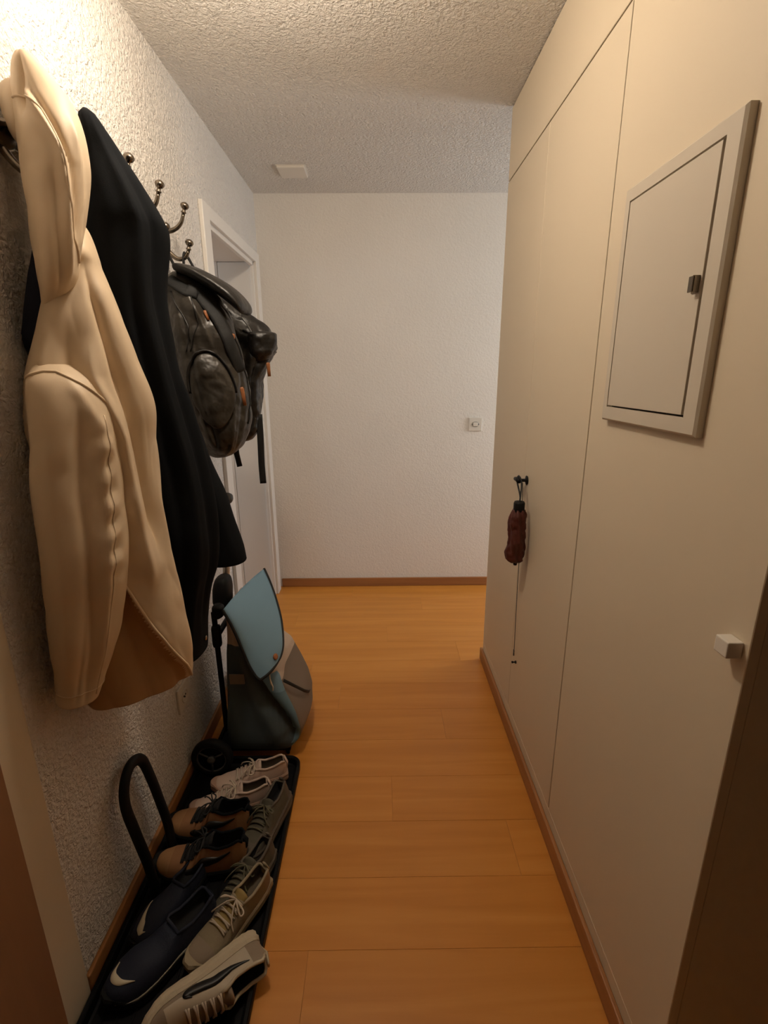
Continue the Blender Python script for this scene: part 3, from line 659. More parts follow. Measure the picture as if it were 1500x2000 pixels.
# folded lid sticking out over the front
LIDP = [((0.075, 1.745, 1.772), 0.105, 0.012), ((0.12, 1.74, 1.765), 0.11, 0.02), ((0.18, 1.735, 1.735), 0.11, 0.024), ((0.235, 1.73, 1.70), 0.105, 0.024), ((0.275, 1.725, 1.665), 0.095, 0.022), ((0.288, 1.72, 1.64), 0.085, 0.014)]
V = []; F = []; ns_ = 28
for i, (c_, hy, hz) in enumerate(LIDP):
    for k in range(ns_):
        a = 2 * PI * k / ns_
        n_ = noise.noise(Vector((c_[0] * 14, math.cos(a) * 2, math.sin(a) * 2 + i)))
        V.append((c_[0] + math.sin(a) * hz * 0.55, c_[1] + math.copysign(abs(math.cos(a)) ** 0.7, math.cos(a)) * hy, c_[2] + math.sin(a) * hz * 0.8 + 0.006 * n_))
for i in range(len(LIDP) - 1):
    for k in range(ns_): F.append((i * ns_ + k, i * ns_ + (k + 1) % ns_, (i + 1) * ns_ + (k + 1) % ns_, (i + 1) * ns_ + k))
F += [tuple(range(ns_ - 1, -1, -1)), tuple((len(LIDP) - 1) * ns_ + k for k in range(ns_))]
lid = attach(obj('lid', V, F, 'nylon2'), bp)
ss = lid.modifiers.new('sub', 'SUBSURF'); ss.levels = 2; ss.render_levels = 2
def pull(root, p, d, ln, w=0.006):
    p = Vector(p); d = Vector(d).normalized()
    return attach(tag(tube('zip_pull', [p, p + d * ln * 0.1, p + d * ln * 0.5, p + d * ln], [w * 0.6, w, w * 0.9, w * 0.8], 'leather', None, 10, 0.35, (0.4, -0.9, 0)), 'tan leather zip pull'), root)
pull(bp, pb.S(0.33, TH(0.70), 0.008), (-0.25, -0.1, -1), 0.055, 0.008)
pull(bp, pb.S(0.60, TH(0.62), 0.012), (0.12, 0, -1), 0.06, 0.007)
pull(bp, pb.S(0.22, TH(0.15), 0.006), (0.35, 0, -1), 0.03, 0.005)
attach(tube('hang_loop', [(0.062, 1.625, 1.768), (0.068, 1.617, 1.80), (0.070, 1.617, 1.826), (0.075, 1.630, 1.83), (0.078, 1.66, 1.80), (0.085, 1.70, 1.76)], 0.008, 'strap', None, 8, 0.35, (1, 0, 0), smooth_n=5), bp)
attach(tube('hang_loop', [(0.050, 1.66, 1.772), (0.052, 1.635, 1.82), (0.055, 1.622, 1.865), (0.06, 1.64, 1.84), (0.062, 1.68, 1.77)], 0.010, 'strap', None, 8, 0.35, (1, 0, 0), smooth_n=5), bp)
# bottom pouch that sags below
bpo = Loft([(0.135, 1.76, 1.24, 0.04, 0.06, 0.34), (0.14, 1.76, 1.22, 0.055, 0.075, 0.34), (0.14, 1.76, 1.195, 0.055, 0.075, 0.34), (0.138, 1.76, 1.178, 0.04, 0.06, 0.34)], noise_amp=0.004, seed=35)
attach(obj('base_pouch', *bpo.mesh(16, 48), 'strap'), bp)
attach(tube('webbing_end', [(0.196, 1.78, 1.215), (0.198, 1.778, 1.17), (0.206, 1.775, 1.125)], 0.0095, 'strap', None, 8, 0.2, (0.3, -1, 0)), bp)

b2 = thing('backpack', (0.18, 1.97, 1.2), 'smaller black backpack with a long dangling strap, hung behind the large one', 'backpack')
p2 = Loft(PACK2_BODY, folds=[([(0.3, TH(0.5)), (0.6, TH(0.4)), (0.9, TH(0.5))], 0.15, -0.010), ([(0.35, TH(0.85)), (0.5, TH(0.7))], 0.2, 0.012)], noise_amp=0.007, noise_scale=12, power=2.5, seed=41, crumple=0.022, cscale=7)
attach(obj('body', *p2.mesh(100, 110), 'nylon2'), b2)
attach(tube('zip', p2.path([(0.3, TH(-0.1)), (0.36, TH(0.3)), (0.42, TH(0.75)), (0.44, TH(0.98))], 0.001, 8), 0.003, 'strap', None, 6), b2)
attach(tube('zip', p2.path([(0.2, TH(0.35)), (0.32, TH(0.15)), (0.46, TH(0.1))], 0.001, 8), 0.003, 'hub', None, 6), b2)
tp = Loft([(0.268, 1.96, 1.60, 0.03, 0.04, 0.234), (0.275, 1.95, 1.59, 0.048, 0.07, 0.234), (0.278, 1.95, 1.555, 0.052, 0.08, 0.234), (0.274, 1.95, 1.52, 0.048, 0.075, 0.234), (0.262, 1.95, 1.495, 0.03, 0.05, 0.234)], noise_amp=0.006, noise_scale=14, seed=43, crumple=0.018, cscale=9, power=3)
attach(obj('top_pocket', *tp.mesh(60, 80), 'nylon2'), b2)
pull(b2, (0.306, 1.90, 1.49), (0.05, 0, -1), 0.05, 0.0075)
attach(tube('dangling_strap', [(0.252, 1.93, 1.30), (0.250, 1.935, 1.20), (0.246, 1.94, 1.10), (0.247, 1.94, 1.026)], 0.0125, 'strap', None, 8, 0.15, (0.25, -1, 0), smooth_n=5), b2)
attach(tube('hang_loop', [(0.060, 1.84, 1.74), (0.066, 1.812, 1.79), (0.072, 1.806, 1.828), (0.080, 1.82, 1.825), (0.095, 1.87, 1.77), (0.12, 1.93, 1.70), (0.15, 1.96, 1.66)], 0.010, 'strap', None, 8, 0.3, (1, 0, 0.2), smooth_n=5), b2)

# ------------------------------------------------------------------ compact umbrella and pull cord on the wardrobe knob
um = thing('umbrella', (1.205, 1.665, 0.79), 'dark red folded umbrella hanging by its strap from the black wardrobe knob', 'umbrella')
UX, UY = 1.204, 1.665
attach(obj('handle', *lathe_geo([(0, 0), (0.018, 0), (0.0195, 0.004), (0.0195, 0.036), (0.017, 0.042), (0, 0.043)], 24, Matrix.Translation((UX, UY, 0.972))), 'black'), um)
ul = Loft([(UX, UY, 0.985, 0.020, 0.020, 0), (UX, UY, 0.965, 0.027, 0.026, 0), (UX - 0.002, UY, 0.93, 0.031, 0.030, 0), (UX - 0.002, UY, 0.89, 0.031, 0.03, 0), (UX - 0.002, UY, 0.86, 0.030, 0.030, 0), (UX - 0.005, UY, 0.83, 0.034, 0.031, 0), (UX - 0.004, UY, 0.80, 0.030, 0.03, 0), (UX, UY, 0.788, 0.018, 0.018, 0)],
          noise_amp=0.004, noise_scale=22, power=2.0, seed=51, crumple=0.02, cscale=22, cz=0.6, extra=lambda v, th: 0.003 * math.sin(7 * th + 9 * v))
attach(obj('canopy', *ul.mesh(60, 56), 'umbrella'), um)
attach(tube('wrist_strap', [(UX, UY - 0.004, 1.013), (UX + 0.004, UY + 0.006, 1.03), (1.218, 1.705, 1.072), (1.216, 1.733, 1.088), (1.213, 1.745, 1.072), (1.214, 1.70, 1.03), (UX + 0.002, UY + 0.003, 1.014)], 0.006, 'strap', None, 8, 0.4, (1, 0, 0), smooth_n=5), um)
attach(obj('ferrule', *lathe_geo([(0, 0), (0.006, 0), (0.008, 0.008), (0.006, 0.016), (0, 0.016)], 12, Matrix.Translation((UX, UY, 0.776))), 'black'), um)
cd = thing('hanging_cord', (1.236, 1.70, 0.375), 'thin dark cord with a small clip hanging below the umbrella', 'cord')
attach(tube('cord', [(1.232, 1.737, 1.066), (1.238, 1.737, 0.90), (1.238, 1.728, 0.65), (1.238, 1.712, 0.40)], 0.0012, 'strap', None, 6, smooth_n=6), cd)
attach(obj('clip', *join_geo(tube_geo([Vector((1.237, 1.711 + 0.004 * math.cos(a), 0.394 + 0.008 * math.sin(a))) for a in [2 * PI * q / 16 for q in range(16)]], 0.0018, 6, closed=True), tube_geo([(1.237, 1.711, 0.388), (1.237, 1.709, 0.376)], 0.003, 8)), 'hub'), cd)

# ------------------------------------------------------------------ boot tray
TX0, TX1, TY0, TY1 = 0.016, 0.405, 0.715, 1.582
def rrect(x0, x1, y0, y1, r, n=6):
    P = []
    for cx, cy, a0 in ((x1 - r, y1 - r, 0), (x0 + r, y1 - r, 90), (x0 + r, y0 + r, 180), (x1 - r, y0 + r, 270)):
        for k in range(n + 1):
            a = R(a0 + 90 * k / n); P.append((cx + r * math.cos(a), cy + r * math.sin(a)))
    return P
tr = thing('boot_tray', ((TX0 + TX1) / 2, (TY0 + TY1) / 2, 0), 'black plastic boot tray with a raised rim along the left wall, full of shoes', 'tray')
V = []; F = []
prof = [(0.008, 0.0005), (0.001, 0.004), (0.0, 0.028), (0.002, 0.0305), (0.010, 0.0305), (0.0125, 0.028), (0.016, 0.007), (0.022, 0.005)]
for ins, z in prof: V += [(x, y, z) for x, y in rrect(TX0 + ins, TX1 - ins, TY0 + ins, TY1 - ins, 0.045 - ins * 0.6)]
n_ = 28
for i in range(len(prof) - 1):
    for k in range(n_): F.append((i * n_ + k, i * n_ + (k + 1) % n_, (i + 1) * n_ + (k + 1) % n_, (i + 1) * n_ + k))
F += [tuple(range(n_ - 1, -1, -1)), tuple((len(prof) - 1) * n_ + k for k in range(n_))]
attach(obj('tray_body', V, F, 'tray', None, False), tr)
bm = bmesh.new()
for q in range(9): add_box(bm, (TX0 + 0.04 + q * 0.036, TY0 + 0.04, 0.0045), (TX0 + 0.046 + q * 0.036, TY1 - 0.04, 0.0075), 0.001, 1)
attach(tag(from_bm('ribs', bm, 'tray'), kind=None), tr)

lp = thing('loop_handle', (0.05, 1.15, 0.006), 'black padded loop handle standing in the tray against the left wall', 'handle')
attach(tube('loop', [(0.060, 1.078, 0.012), (0.054, 1.074, 0.12), (0.046, 1.056, 0.25), (0.037, 1.048, 0.35), (0.032, 1.070, 0.405), (0.030, 1.115, 0.424), (0.032, 1.162, 0.395), (0.038, 1.182, 0.32), (0.046, 1.196, 0.22), (0.054, 1.206, 0.12), (0.060, 1.205, 0.012)], 0.016, 'black', None, 12, 0.75, (1, 0, 0), smooth_n=6), lp)
attach(tube('foot_bar', [(0.060, 1.070, 0.018), (0.060, 1.14, 0.018), (0.060, 1.213, 0.018)], 0.011, 'black', None, 10), lp)

# ------------------------------------------------------------------ shopping trolley
tl = thing('shopping_trolley', (0.25, 1.75, 0), 'blue and grey canvas shopping trolley with flap, parked beyond the shoe tray', 'trolley')
SECB = [  # z, x_back, x_front, y_near, y_far, bulge
    (0.045, 0.135, 0.345, 1.60, 1.90), (0.055, 0.125, 0.368, 1.585, 1.92), (0.085, 0.122, 0.392, 1.580, 1.93), (0.13, 0.122, 0.402, 1.582, 1.93), (0.20, 0.125, 0.388, 1.590, 1.93),
    (0.28, 0.128, 0.362, 1.600, 1.925), (0.36, 0.130, 0.335, 1.610, 1.92), (0.44, 0.132, 0.265, 1.622, 1.90), (0.52, 0.135, 0.205, 1.640, 1.89), (0.585, 0.138, 0.168, 1.655, 1.88), (0.605, 0.142, 0.160, 1.665, 1.87)]
def bag_ring(z, xb, xf, yn, yf):
    P = rrect(xb, xf, yn, yf, min(0.03, (xf - xb) * 0.3), 4); out = []
    for (x, y) in P: out.append((x, y))
    # densify each edge
    D_ = []
    for kk, (a, b) in enumerate(zip(P, P[1:] + P[:1])):
        m_ = 14 if kk % 5 == 4 else 1
        for q in range(m_): D_.append((lerp(a[0], b[0], q / m_), lerp(a[1], b[1], q / m_)))
    return D_
def bag_sec(z):
    for a, b in zip(SECB, SECB[1:]):
        if z <= b[0]:
            t = (z - a[0]) / (b[0] - a[0]); t = max(0, t); return [lerp(a[k], b[k], t) for k in range(1, 5)]
    return list(SECB[-1][1:])
NZ = 60; V = []; F = []; fm = []
ring_n = None
for i in range(NZ + 1):
    z = 0.045 + (0.605 - 0.045) * i / NZ
    xb, xf, yn, yf = bag_sec(z); rg = bag_ring(z, xb, xf, yn, yf); ring_n = len(rg)
    for (x, y) in rg:
        u = (x - xb) / (xf - xb); w = (yf - y) / (yf - yn)
        dy = dx = 0.0
        if w > 0.93:   # near side: one deep fold running down to the front corner, plus soft hollows
            uc = 0.52 + 0.40 * sstep(0.42, 0.06, z)
            dy += 0.040 * math.exp(-((u - uc) / 0.085) ** 2) * sstep(0.47, 0.30, z) * sstep(0.045, 0.12, z)
            dy += 0.018 * math.exp(-((u - 0.25) / 0.18) ** 2) * sstep(0.10, 0.25, z)
            dy -= 0.012 * math.exp(-((u - (uc - 0.2)) / 0.12) ** 2) * sstep(0.045, 0.15, z)
        if u > 0.93:
            dx += 0.020 * math.sin(PI * min(1, max(0, w))) * math.exp(-((z - 0.13) / 0.10) ** 2) - 0.012 * math.exp(-((w - 0.6) / 0.2) ** 2) * sstep(0.2, 0.35, z)
        nz_ = noise.noise(Vector((x * 9, y * 9, z * 7))) * 0.006
        V.append((x + dx + nz_, y + dy + nz_, z))
for i in range(NZ):
    z = 0.045 + 0.56 * (i + 0.5) / NZ
    xb, xf, yn, yf = bag_sec(z); rg = bag_ring(z, xb, xf, yn, yf)
    for k in range(ring_n):
        F.append((i * ring_n + k, i * ring_n + (k + 1) % ring_n, (i + 1) * ring_n + (k + 1) % ring_n, (i + 1) * ring_n + k))
        x, y = rg[k]; u = (x - xb) / (xf - xb); w = (yf - y) / (yf - yn)
        uc = 0.52 + 0.40 * sstep(0.42, 0.06, z)
        if u > 0.90 and w < 0.97: m_ = 3 if z > 0.335 else 2               # front: off-white above, taupe below
        elif w > 0.85 and u > uc + 0.01: m_ = 3 if z > 0.37 else (4 if z > 0.30 else 1)
        elif w > 0.85 and z > 0.47: m_ = 3
        else: m_ = 0
        fm.append(m_)
F += [tuple(range(ring_n - 1, -1, -1)), tuple(NZ * ring_n + k for k in range(ring_n))]; fm += [0, 3]
bag = attach(obj('bag', V, F, 'teal', None, True, ['teal', 'midblue', 'taupe', 'offwhite', 'blue'], fm), tl)
attach(tag(box('side_label', (0.150, 1.5995, 0.335), (0.205, 1.604, 0.375), 'taupe'), 'small faded side label'), tl)
# flap with dark binding: boundary curves, near edge to far edge
FL = [  # rows from the back top edge down to the tip; each row: near point, middle, far point
    [(0.140, 1.632, 0.622), (0.178, 1.78, 0.648), (0.226, 1.93, 0.662)],
    [(0.168, 1.612, 0.585), (0.208, 1.75, 0.622), (0.258, 1.885, 0.620)],
    [(0.192, 1.600, 0.535), (0.242, 1.71, 0.575), (0.290, 1.83, 0.570)],
    [(0.212, 1.590, 0.480), (0.275, 1.665, 0.515), (0.320, 1.765, 0.510)],
    [(0.235, 1.578, 0.425), (0.300, 1.625, 0.455), (0.337, 1.695, 0.455)],
    [(0.258, 1.570, 0.388), (0.306, 1.600, 0.415), (0.336, 1.655, 0.425)],
    [(0.274, 1.566, 0.376), (0.304, 1.585, 0.392), (0.325, 1.625, 0.408)]]
nu, nvv = 18, 30; V = []; F = []
cols = [catmull([r_[k] for r_ in FL], 5) for k in range(3)]
rows = len(cols[0])
for i in range(rows):
    a, m_, b = cols[0][i], cols[1][i], cols[2][i]
    for q in range(nu + 1):
        t = q / nu
        p = a * (1 - t) * (1 - 2 * t) + m_ * 4 * t * (1 - t) + b * t * (2 * t - 1)
        V.append(p)
for i in range(rows - 1):
    for q in range(nu):
        F.append((i * (nu + 1) + q, i * (nu + 1) + q + 1, (i + 1) * (nu + 1) + q + 1, (i + 1) * (nu + 1) + q))
FV = [Vector(v) for v in V]
flap = attach(obj('flap', V, F, 'blue'), tl)
sd = flap.modifiers.new('thick', 'SOLIDIFY'); sd.thickness = 0.004; sd.offset = 0
bd = [FV[i * (nu + 1)] for i in range(rows)] + [FV[(rows - 1) * (nu + 1) + q] for q in range(1, nu + 1)] + [FV[i * (nu + 1) + nu] for i in range(rows - 2, -1, -1)]
bnd = tube('binding', bd, 0.0058, 'strap', None, 8); bnd.parent = flap
fc = FV[(rows - 8) * (nu + 1) + 12]; fn = Vector((0.85, -0.45, 0.35)).normalized()
btn = obj('button', *lathe_geo([(0, 0), (0.011, 0), (0.012, 0.002), (0.0095, 0.005), (0.005, 0.004), (0, 0.004)], 20, axis_m(fc + fn * 0.002, fn)), 'leather'); btn.parent = flap; tag(btn, 'round brown leather button')
# collapsed neck of the bag under the flap
attach(tube('drawcord', [(0.300, 1.598, 0.40), (0.303, 1.592, 0.36), (0.306, 1.590, 0.345), (0.312, 1.588, 0.332), (0.311, 1.587, 0.315)], [0.0025, 0.0025, 0.004, 0.0025, 0.003], 'lace_cream', None, 8), tl)
attach(tube('front_strap', [(0.350, 1.606, 0.345), (0.384, 1.66, 0.28), (0.407, 1.71, 0.225), (0.415, 1.76, 0.185), (0.412, 1.81, 0.155)], 0.006, 'strap', None, 8, 0.3, (1, -0.3, 0)), tl)
# frame
for yy in (1.66, 1.86):
    attach(tube('frame_post', [(0.098, yy, 0.085), (0.098, yy, 0.30), (0.096, yy, 0.60)], 0.010, 'black', None, 12), tl)
attach(tube('upper_post', [(0.098, 1.80, 0.60), (0.098, 1.85, 0.72), (0.098, 1.87, 0.95)], 0.0135, 'steel', None, 14), tl)
attach(tube('cross_bar', [(0.098, 1.64, 0.50), (0.098, 1.88, 0.50)], 0.011, 'black', None, 10), tl)
jt = Loft([(0.098, 1.795, 0.690, 0.012, 0.02, 0), (0.096, 1.795, 0.678, 0.026, 0.04, 0), (0.094, 1.79, 0.64, 0.034, 0.05, 0), (0.092, 1.785, 0.595, 0.034, 0.05, 0), (0.095, 1.78, 0.565, 0.024, 0.035, 0)], noise_amp=0, power=3)
attach(obj('joint', *jt.mesh(24, 36), 'black'), tl)
jt = Loft([(0.098, 1.66, 0.545, 0.012, 0.012, 0), (0.098, 1.66, 0.535, 0.016, 0.018, 0), (0.098, 1.66, 0.47, 0.016, 0.018, 0), (0.098, 1.66, 0.46, 0.012, 0.012, 0)], noise_amp=0, power=3)
attach(obj('clamp', *jt.mesh(14, 24), 'black'), tl)
jt = Loft([(0.115, 1.655, 0.635, 0.012, 0.014, 0), (0.118, 1.65, 0.625, 0.022, 0.02, 0), (0.115, 1.65, 0.595, 0.022, 0.02, 0), (0.11, 1.655, 0.58, 0.012, 0.012, 0)], noise_amp=0, power=2.5)
attach(obj('clamp', *jt.mesh(14, 24), 'black'), tl)
attach(tube('handle_bar', [(0.098, 1.84, 0.965), (0.098, 1.90, 0.975), (0.098, 1.97, 0.965)], [0.014, 0.016, 0.014], 'black', None, 14), tl)
attach(obj('handle_cap', *lathe_geo([(0, 0), (0.022, 0), (0.024, 0.006), (0.022, 0.02), (0.012, 0.026), (0, 0.027)], 20, axis_m((0.098, 1.93, 0.966), (0.5, -0.9, 0.4))), 'hub'), tl)
attach(tube('axle', [(0.087, 1.52, 0.083), (0.087, 2.0, 0.083)], 0.008, 'black', None, 10), tl)
attach(box('base_plate', (0.06, 1.60, 0.035), (0.36, 1.92, 0.046), 'black', None, 0.003), tl)
attach(tube('front_foot', [(0.34, 1.62, 0.038), (0.345, 1.62, 0.008), (0.345, 1.88, 0.008), (0.34, 1.88, 0.038)], 0.007, 'black', None, 8), tl)
def wheel(yc):
    mt = axis_m((0.087, yc, 0.083), (0, -1, 0))
    w_ = attach(obj('wheel', *lathe_geo([(0.056, -0.016), (0.070, -0.016), (0.0755, -0.008), (0.0755, 0.008), (0.070, 0.016), (0.056, 0.016), (0.053, 0.010), (0.053, -0.010), (0.056, -0.016)], 40, mt), 'rubber'), tl)
    # rim, disc and spokes
    g = [tube_geo([mt @ Vector((0.053 * math.cos(a), 0.053 * math.sin(a), 0.010)) for a in [2 * PI * q / 36 for q in range(36)]], 0.003, 8, closed=True),
         lathe_geo([(0, 0.004), (0.014, 0.004), (0.014, 0.017), (0.010, 0.020), (0, 0.020)], 16, mt)]
    for q in range(3):
        a = 2 * PI * q / 3 + 0.5
        g.append(tube_geo([mt @ Vector((0.012 * math.cos(a), 0.012 * math.sin(a), 0.009)), mt @ Vector((0.052 * math.cos(a), 0.052 * math.sin(a), 0.008))], 0.0065, 8, 0.6))
    r_ = obj('rim', *join_geo(*g), 'hub'); r_.parent = w_
    d_ = obj('rim_disc', *lathe_geo([(0, -0.004), (0.0535, -0.004), (0.0535, 0.0), (0, 0.0)], 30, mt), 'black'); d_.parent = w_
wheel(1.516); wheel(2.0)

# ------------------------------------------------------------------ shoes
class Shoe:
    def __init__(s, L=0.275, wide=1.0, collar=1.0, toe_h=1.0, open_to=0.36):
        s.L = L; k = L / 0.28
        s.HW = [(0, .016), (.03, .024), (.1, .031), (.22, .034), (.4, .036), (.55, .041), (.68, .046), (.8, .045), (.9, .036), (.96, .023), (1, .006)]
        s.HT = [(0, .074 * collar), (.06, .083 * collar), (.16, .074 * collar), (.28, .070 * collar), (.38, .080 * collar), (.44, .081 * collar), (.55, .070), (.7, .055 * toe_h), (.82, .049 * toe_h), (.92, .043 * toe_h), (.97, .036 * toe_h), (1, .024)]
        s.k = k; s.wide = wide; s.open_to = open_to
    def zs(s, u): return (0.026 - 0.006 * u + 0.012 * sstep(0.85, 1.0, u)) * s.k
    def hw(s, u): return interp(s.HW, u) * s.k * s.wide
    def ht(s, u): return max(interp(s.HT, u) * s.k, s.zs(u) + 0.004)
    def yc(s, u): return 0.006 * math.sin(PI * u) * s.k
    def S(s, u, q, off=0.0):
        """u heel..toe, q 0..1 from one sole edge over the top to the other"""
        hw, ht, zs = s.hw(u), s.ht(u), s.zs(u)
        op = sstep(0.0, 0.05, u) * (1 - sstep(s.open_to, s.open_to + 0.07, u))
        a = PI * q
        ya = hw * math.copysign(abs(math.cos(a)) ** 0.75, math.cos(a)); za = zs + (ht - zs) * abs(math.sin(a)) ** 0.8
        m_ = q if q <= 0.5 else 1 - q
        if m_ < 0.30: f = m_ / 0.30; yo = hw * (1 - 0.22 * f * f); zo = zs + (ht - zs) * f
        elif m_ < 0.36: f = (m_ - 0.30) / 0.06; yo = hw * (0.78 - 0.12 * f); zo = ht + 0.003 * math.sin(PI * f)
        elif m_ < 0.45: f = (m_ - 0.36) / 0.09; yo = hw * (0.66 - 0.04 * f); zo = ht - (ht - zs - 0.010) * f
        else: f = (m_ - 0.45) / 0.05; yo = hw * 0.62 * (1 - f); zo = zs + 0.010
        if q > 0.5: yo = -yo
        y = lerp(ya, yo, op); z = lerp(za, zo, op)
        p = Vector((u * s.L, y + s.yc(u), z))
        if off:
            c = Vector((u * s.L, s.yc(u), zs)); d = (p - c); d = d.normalized() if d.length > 1e-6 else Vector((0, 0, 1)); p = p + d * off
        return p
    def upper(s, toe_u=0.8, nx=44, nj=48):
        us = [0.5 - 0.5 * math.cos(PI * i / nx) for i in range(nx + 1)]
        V = [s.S(u, j / nj) for u in us for j in range(nj + 1)]; F = []; fm = []
        for i in range(nx):
            for j in range(nj):
                F.append((i * (nj + 1) + j, i * (nj + 1) + j + 1, (i + 1) * (nj + 1) + j + 1, (i + 1) * (nj + 1) + j))
                u = (us[i] + us[i + 1]) / 2; q = (j + .5) / nj; m_ = min(q, 1 - q)
                if m_ > 0.345 and 0.03 < u < s.open_to + 0.04: fm.append(1)
                elif u > toe_u or (m_ < 0.10 and u > 0.55): fm.append(2)
                elif u < 0.13 and m_ < 0.30: fm.append(2)
                elif m_ > 0.36 and u < toe_u - 0.14: fm.append(3)
                else: fm.append(0)
        F.append(tuple(j for j in range(nj, -1, -1))); fm.append(2)
        F.append(tuple(nx * (nj + 1) + j for j in range(nj + 1))); fm.append(2)
        return V, F, fm
    def sole(s, grow=0.004, heel=1.0, tread=0.0):
        n = 26; V = []; F = []
        us = [0.5 - 0.5 * math.cos(PI * i / n) for i in range(n + 1)]
        def outline(g):
            Lp = []
            for u in us: Lp.append((u, s.hw(u) + g))
            for u in us[::-1]: Lp.append((u, -(s.hw(u) + g)))
            return Lp
        levels = [(-0.004, 0.0), (grow * 0.6, 0.003), (grow, 0.35), (grow * 0.7, 0.7), (grow, 1.0), (grow * 0.3, 1.25)]
        for g, f in levels:
            for i, (u, hw) in enumerate(outline(g)):
                spring = 0.014 * sstep(0.75, 1.0, u) * s.k
                x = u * s.L + (g * 1.2 if u > 0.97 else (-g * 1.2 if u < 0.03 else 0))
                z = spring * (1 - f * 0.5) + s.zs(u) * f if f > 0 else spring
                if tread and f < 0.5: z += tread * (1 if i % 2 else 0) * 0.5
                V.append((x, hw + s.yc(u), z))
        m_ = 2 * (n + 1)
        for l in range(len(levels) - 1):
            for k in range(m_): F.append((l * m_ + k, l * m_ + (k + 1) % m_, (l + 1) * m_ + (k + 1) % m_, (l + 1) * m_ + k))
        for l, rev in ((0, True), (len(levels) - 1, False)):
            for k in range(n):
                q = (l * m_ + k, l * m_ + k + 1, l * m_ + m_ - 2 - k, l * m_ + m_ - 1 - k)
                F.append(q[::-1] if rev else q)
        return V, F
    def laces(s, n=5, u0=0.43, u1=0.66, bow=True):
        g = []
        for k in range(n):
            u = lerp(u0, u1, k / (n - 1)); du = 0.022
            for sg in (-1, 1):
                pts = [s.S(u + sg * du * (t - 0.5) + 0.0, 0.5 + (t - 0.5) * 0.34, 0.003 + 0.003 * math.sin(PI * t)) for t in [q / 8 for q in range(9)]]
                g.append(tube_geo(pts, 0.0024, 6))
        if bow:
            c = s.S(u0 - 0.005, 0.5, 0.006)
            for sg in (-1, 1):
                g.append(tube_geo(catmull([c, c + Vector((0.012, sg * 0.018, 0.012)), c + Vector((0.020, sg * 0.038, -0.002)), c + Vector((0.006, sg * 0.034, -0.008)), c], 5), 0.0023, 6))
                g.append(tube_geo(catmull([c, c + Vector((0.018, sg * 0.012, 0.006)), c + Vector((0.040, sg * 0.028, -0.006)), c + Vector((0.048, sg * 0.042, -0.026))], 5), 0.0021, 6))
        return join_geo(*g)
    def tongue(s):
        V = []; F = []
        for i in range(7):
            t = i / 6; u = 0.46 - 0.11 * t; z = s.ht(0.44) - 0.012 * s.k + 0.026 * t * s.k
            for j in range(7):
                q = (j - 3) / 3; V.append((u * s.L, q * 0.022 * s.k + s.yc(u), z - 0.010 * q * q * s.k))
        for i in range(7):
            t = i / 6; u = 0.46 - 0.11 * t - 0.018; z = s.ht(0.44) - 0.014 * s.k + 0.024 * t * s.k
            for j in range(7):
                q = (j - 3) / 3; V.append((u * s.L, q * 0.021 * s.k + s.yc(u), z - 0.010 * q * q * s.k))
        for o in (0, 49):
            for i in range(6):
                for j in range(6): F.append((o + i * 7 + j, o + i * 7 + j + 1, o + i * 7 + j + 8, o + i * 7 + j + 7))
        for j in range(6): F.append((42 + j, 43 + j, 92 + j, 91 + j)); F.append((j, j + 1, 50 + j, 49 + j))
        for i in range(6): F.append((i * 7, i * 7 + 7, 56 + i * 7, 49 + i * 7)); F.append((i * 7 + 6, i * 7 + 13, 62 + i * 7, 55 + i * 7))
        return V, F
    def ribbon(s, line, side=1, off=0.0018, n=6, thick=0.0012):
        """line: (u, q, half width in q) along a curved mark lying on the upper's surface"""
        pts = [list(p_) for p_ in catmull(line, n)]; V = []; F = []
        for p_ in pts: p_[2] = max(p_[2], 0.0004)
        for i, (u, q, w) in enumerate(pts):
            a = pts[max(0, i - 1)]; b = pts[min(len(pts) - 1, i + 1)]
            du, dq = (b[0] - a[0]) * s.L, (b[1] - a[1]) * 0.16
            l_ = math.hypot(du, dq) or 1; nu_, nq = -dq / l_, du / l_
            row = []
            for t in (-1, 0, 1):
                uu = u + nu_ * w * t / s.L; qq = q + nq * w * t / 0.16
                qq = qq if side > 0 else 1 - qq
                row.append((uu, qq))
            for (uu, qq) in row: V.append(s.S(min(.99, max(.01, uu)), qq, off + (0.0008 if row.index((uu, qq)) == 1 else 0)))
            for (uu, qq) in row: V.append(s.S(min(.99, max(.01, uu)), qq, off - thick))
        for i in range(len(pts) - 1):
            o, p = i * 6, i * 6 + 6
            for j in range(2): F.append((o + j, o + j + 1, p + j + 1, p + j)); F.append((o + 3 + j, p + 3 + j, p + 4 + j, o + 4 + j))
            F.append((o, p, p + 3, o + 3)); F.append((o + 2, o + 5, p + 5, p + 2))
        return V, F
# one side mark: a long swept tick, thick at the front bend and thin towards the heel
TICK = [(0.60, 0.185, 0.001), (0.635, 0.14, 0.006), (0.615, 0.105, 0.010), (0.54, 0.105, 0.0105), (0.42, 0.135, 0.009), (0.28, 0.185, 0.0055), (0.14, 0.24, 0.0008)]

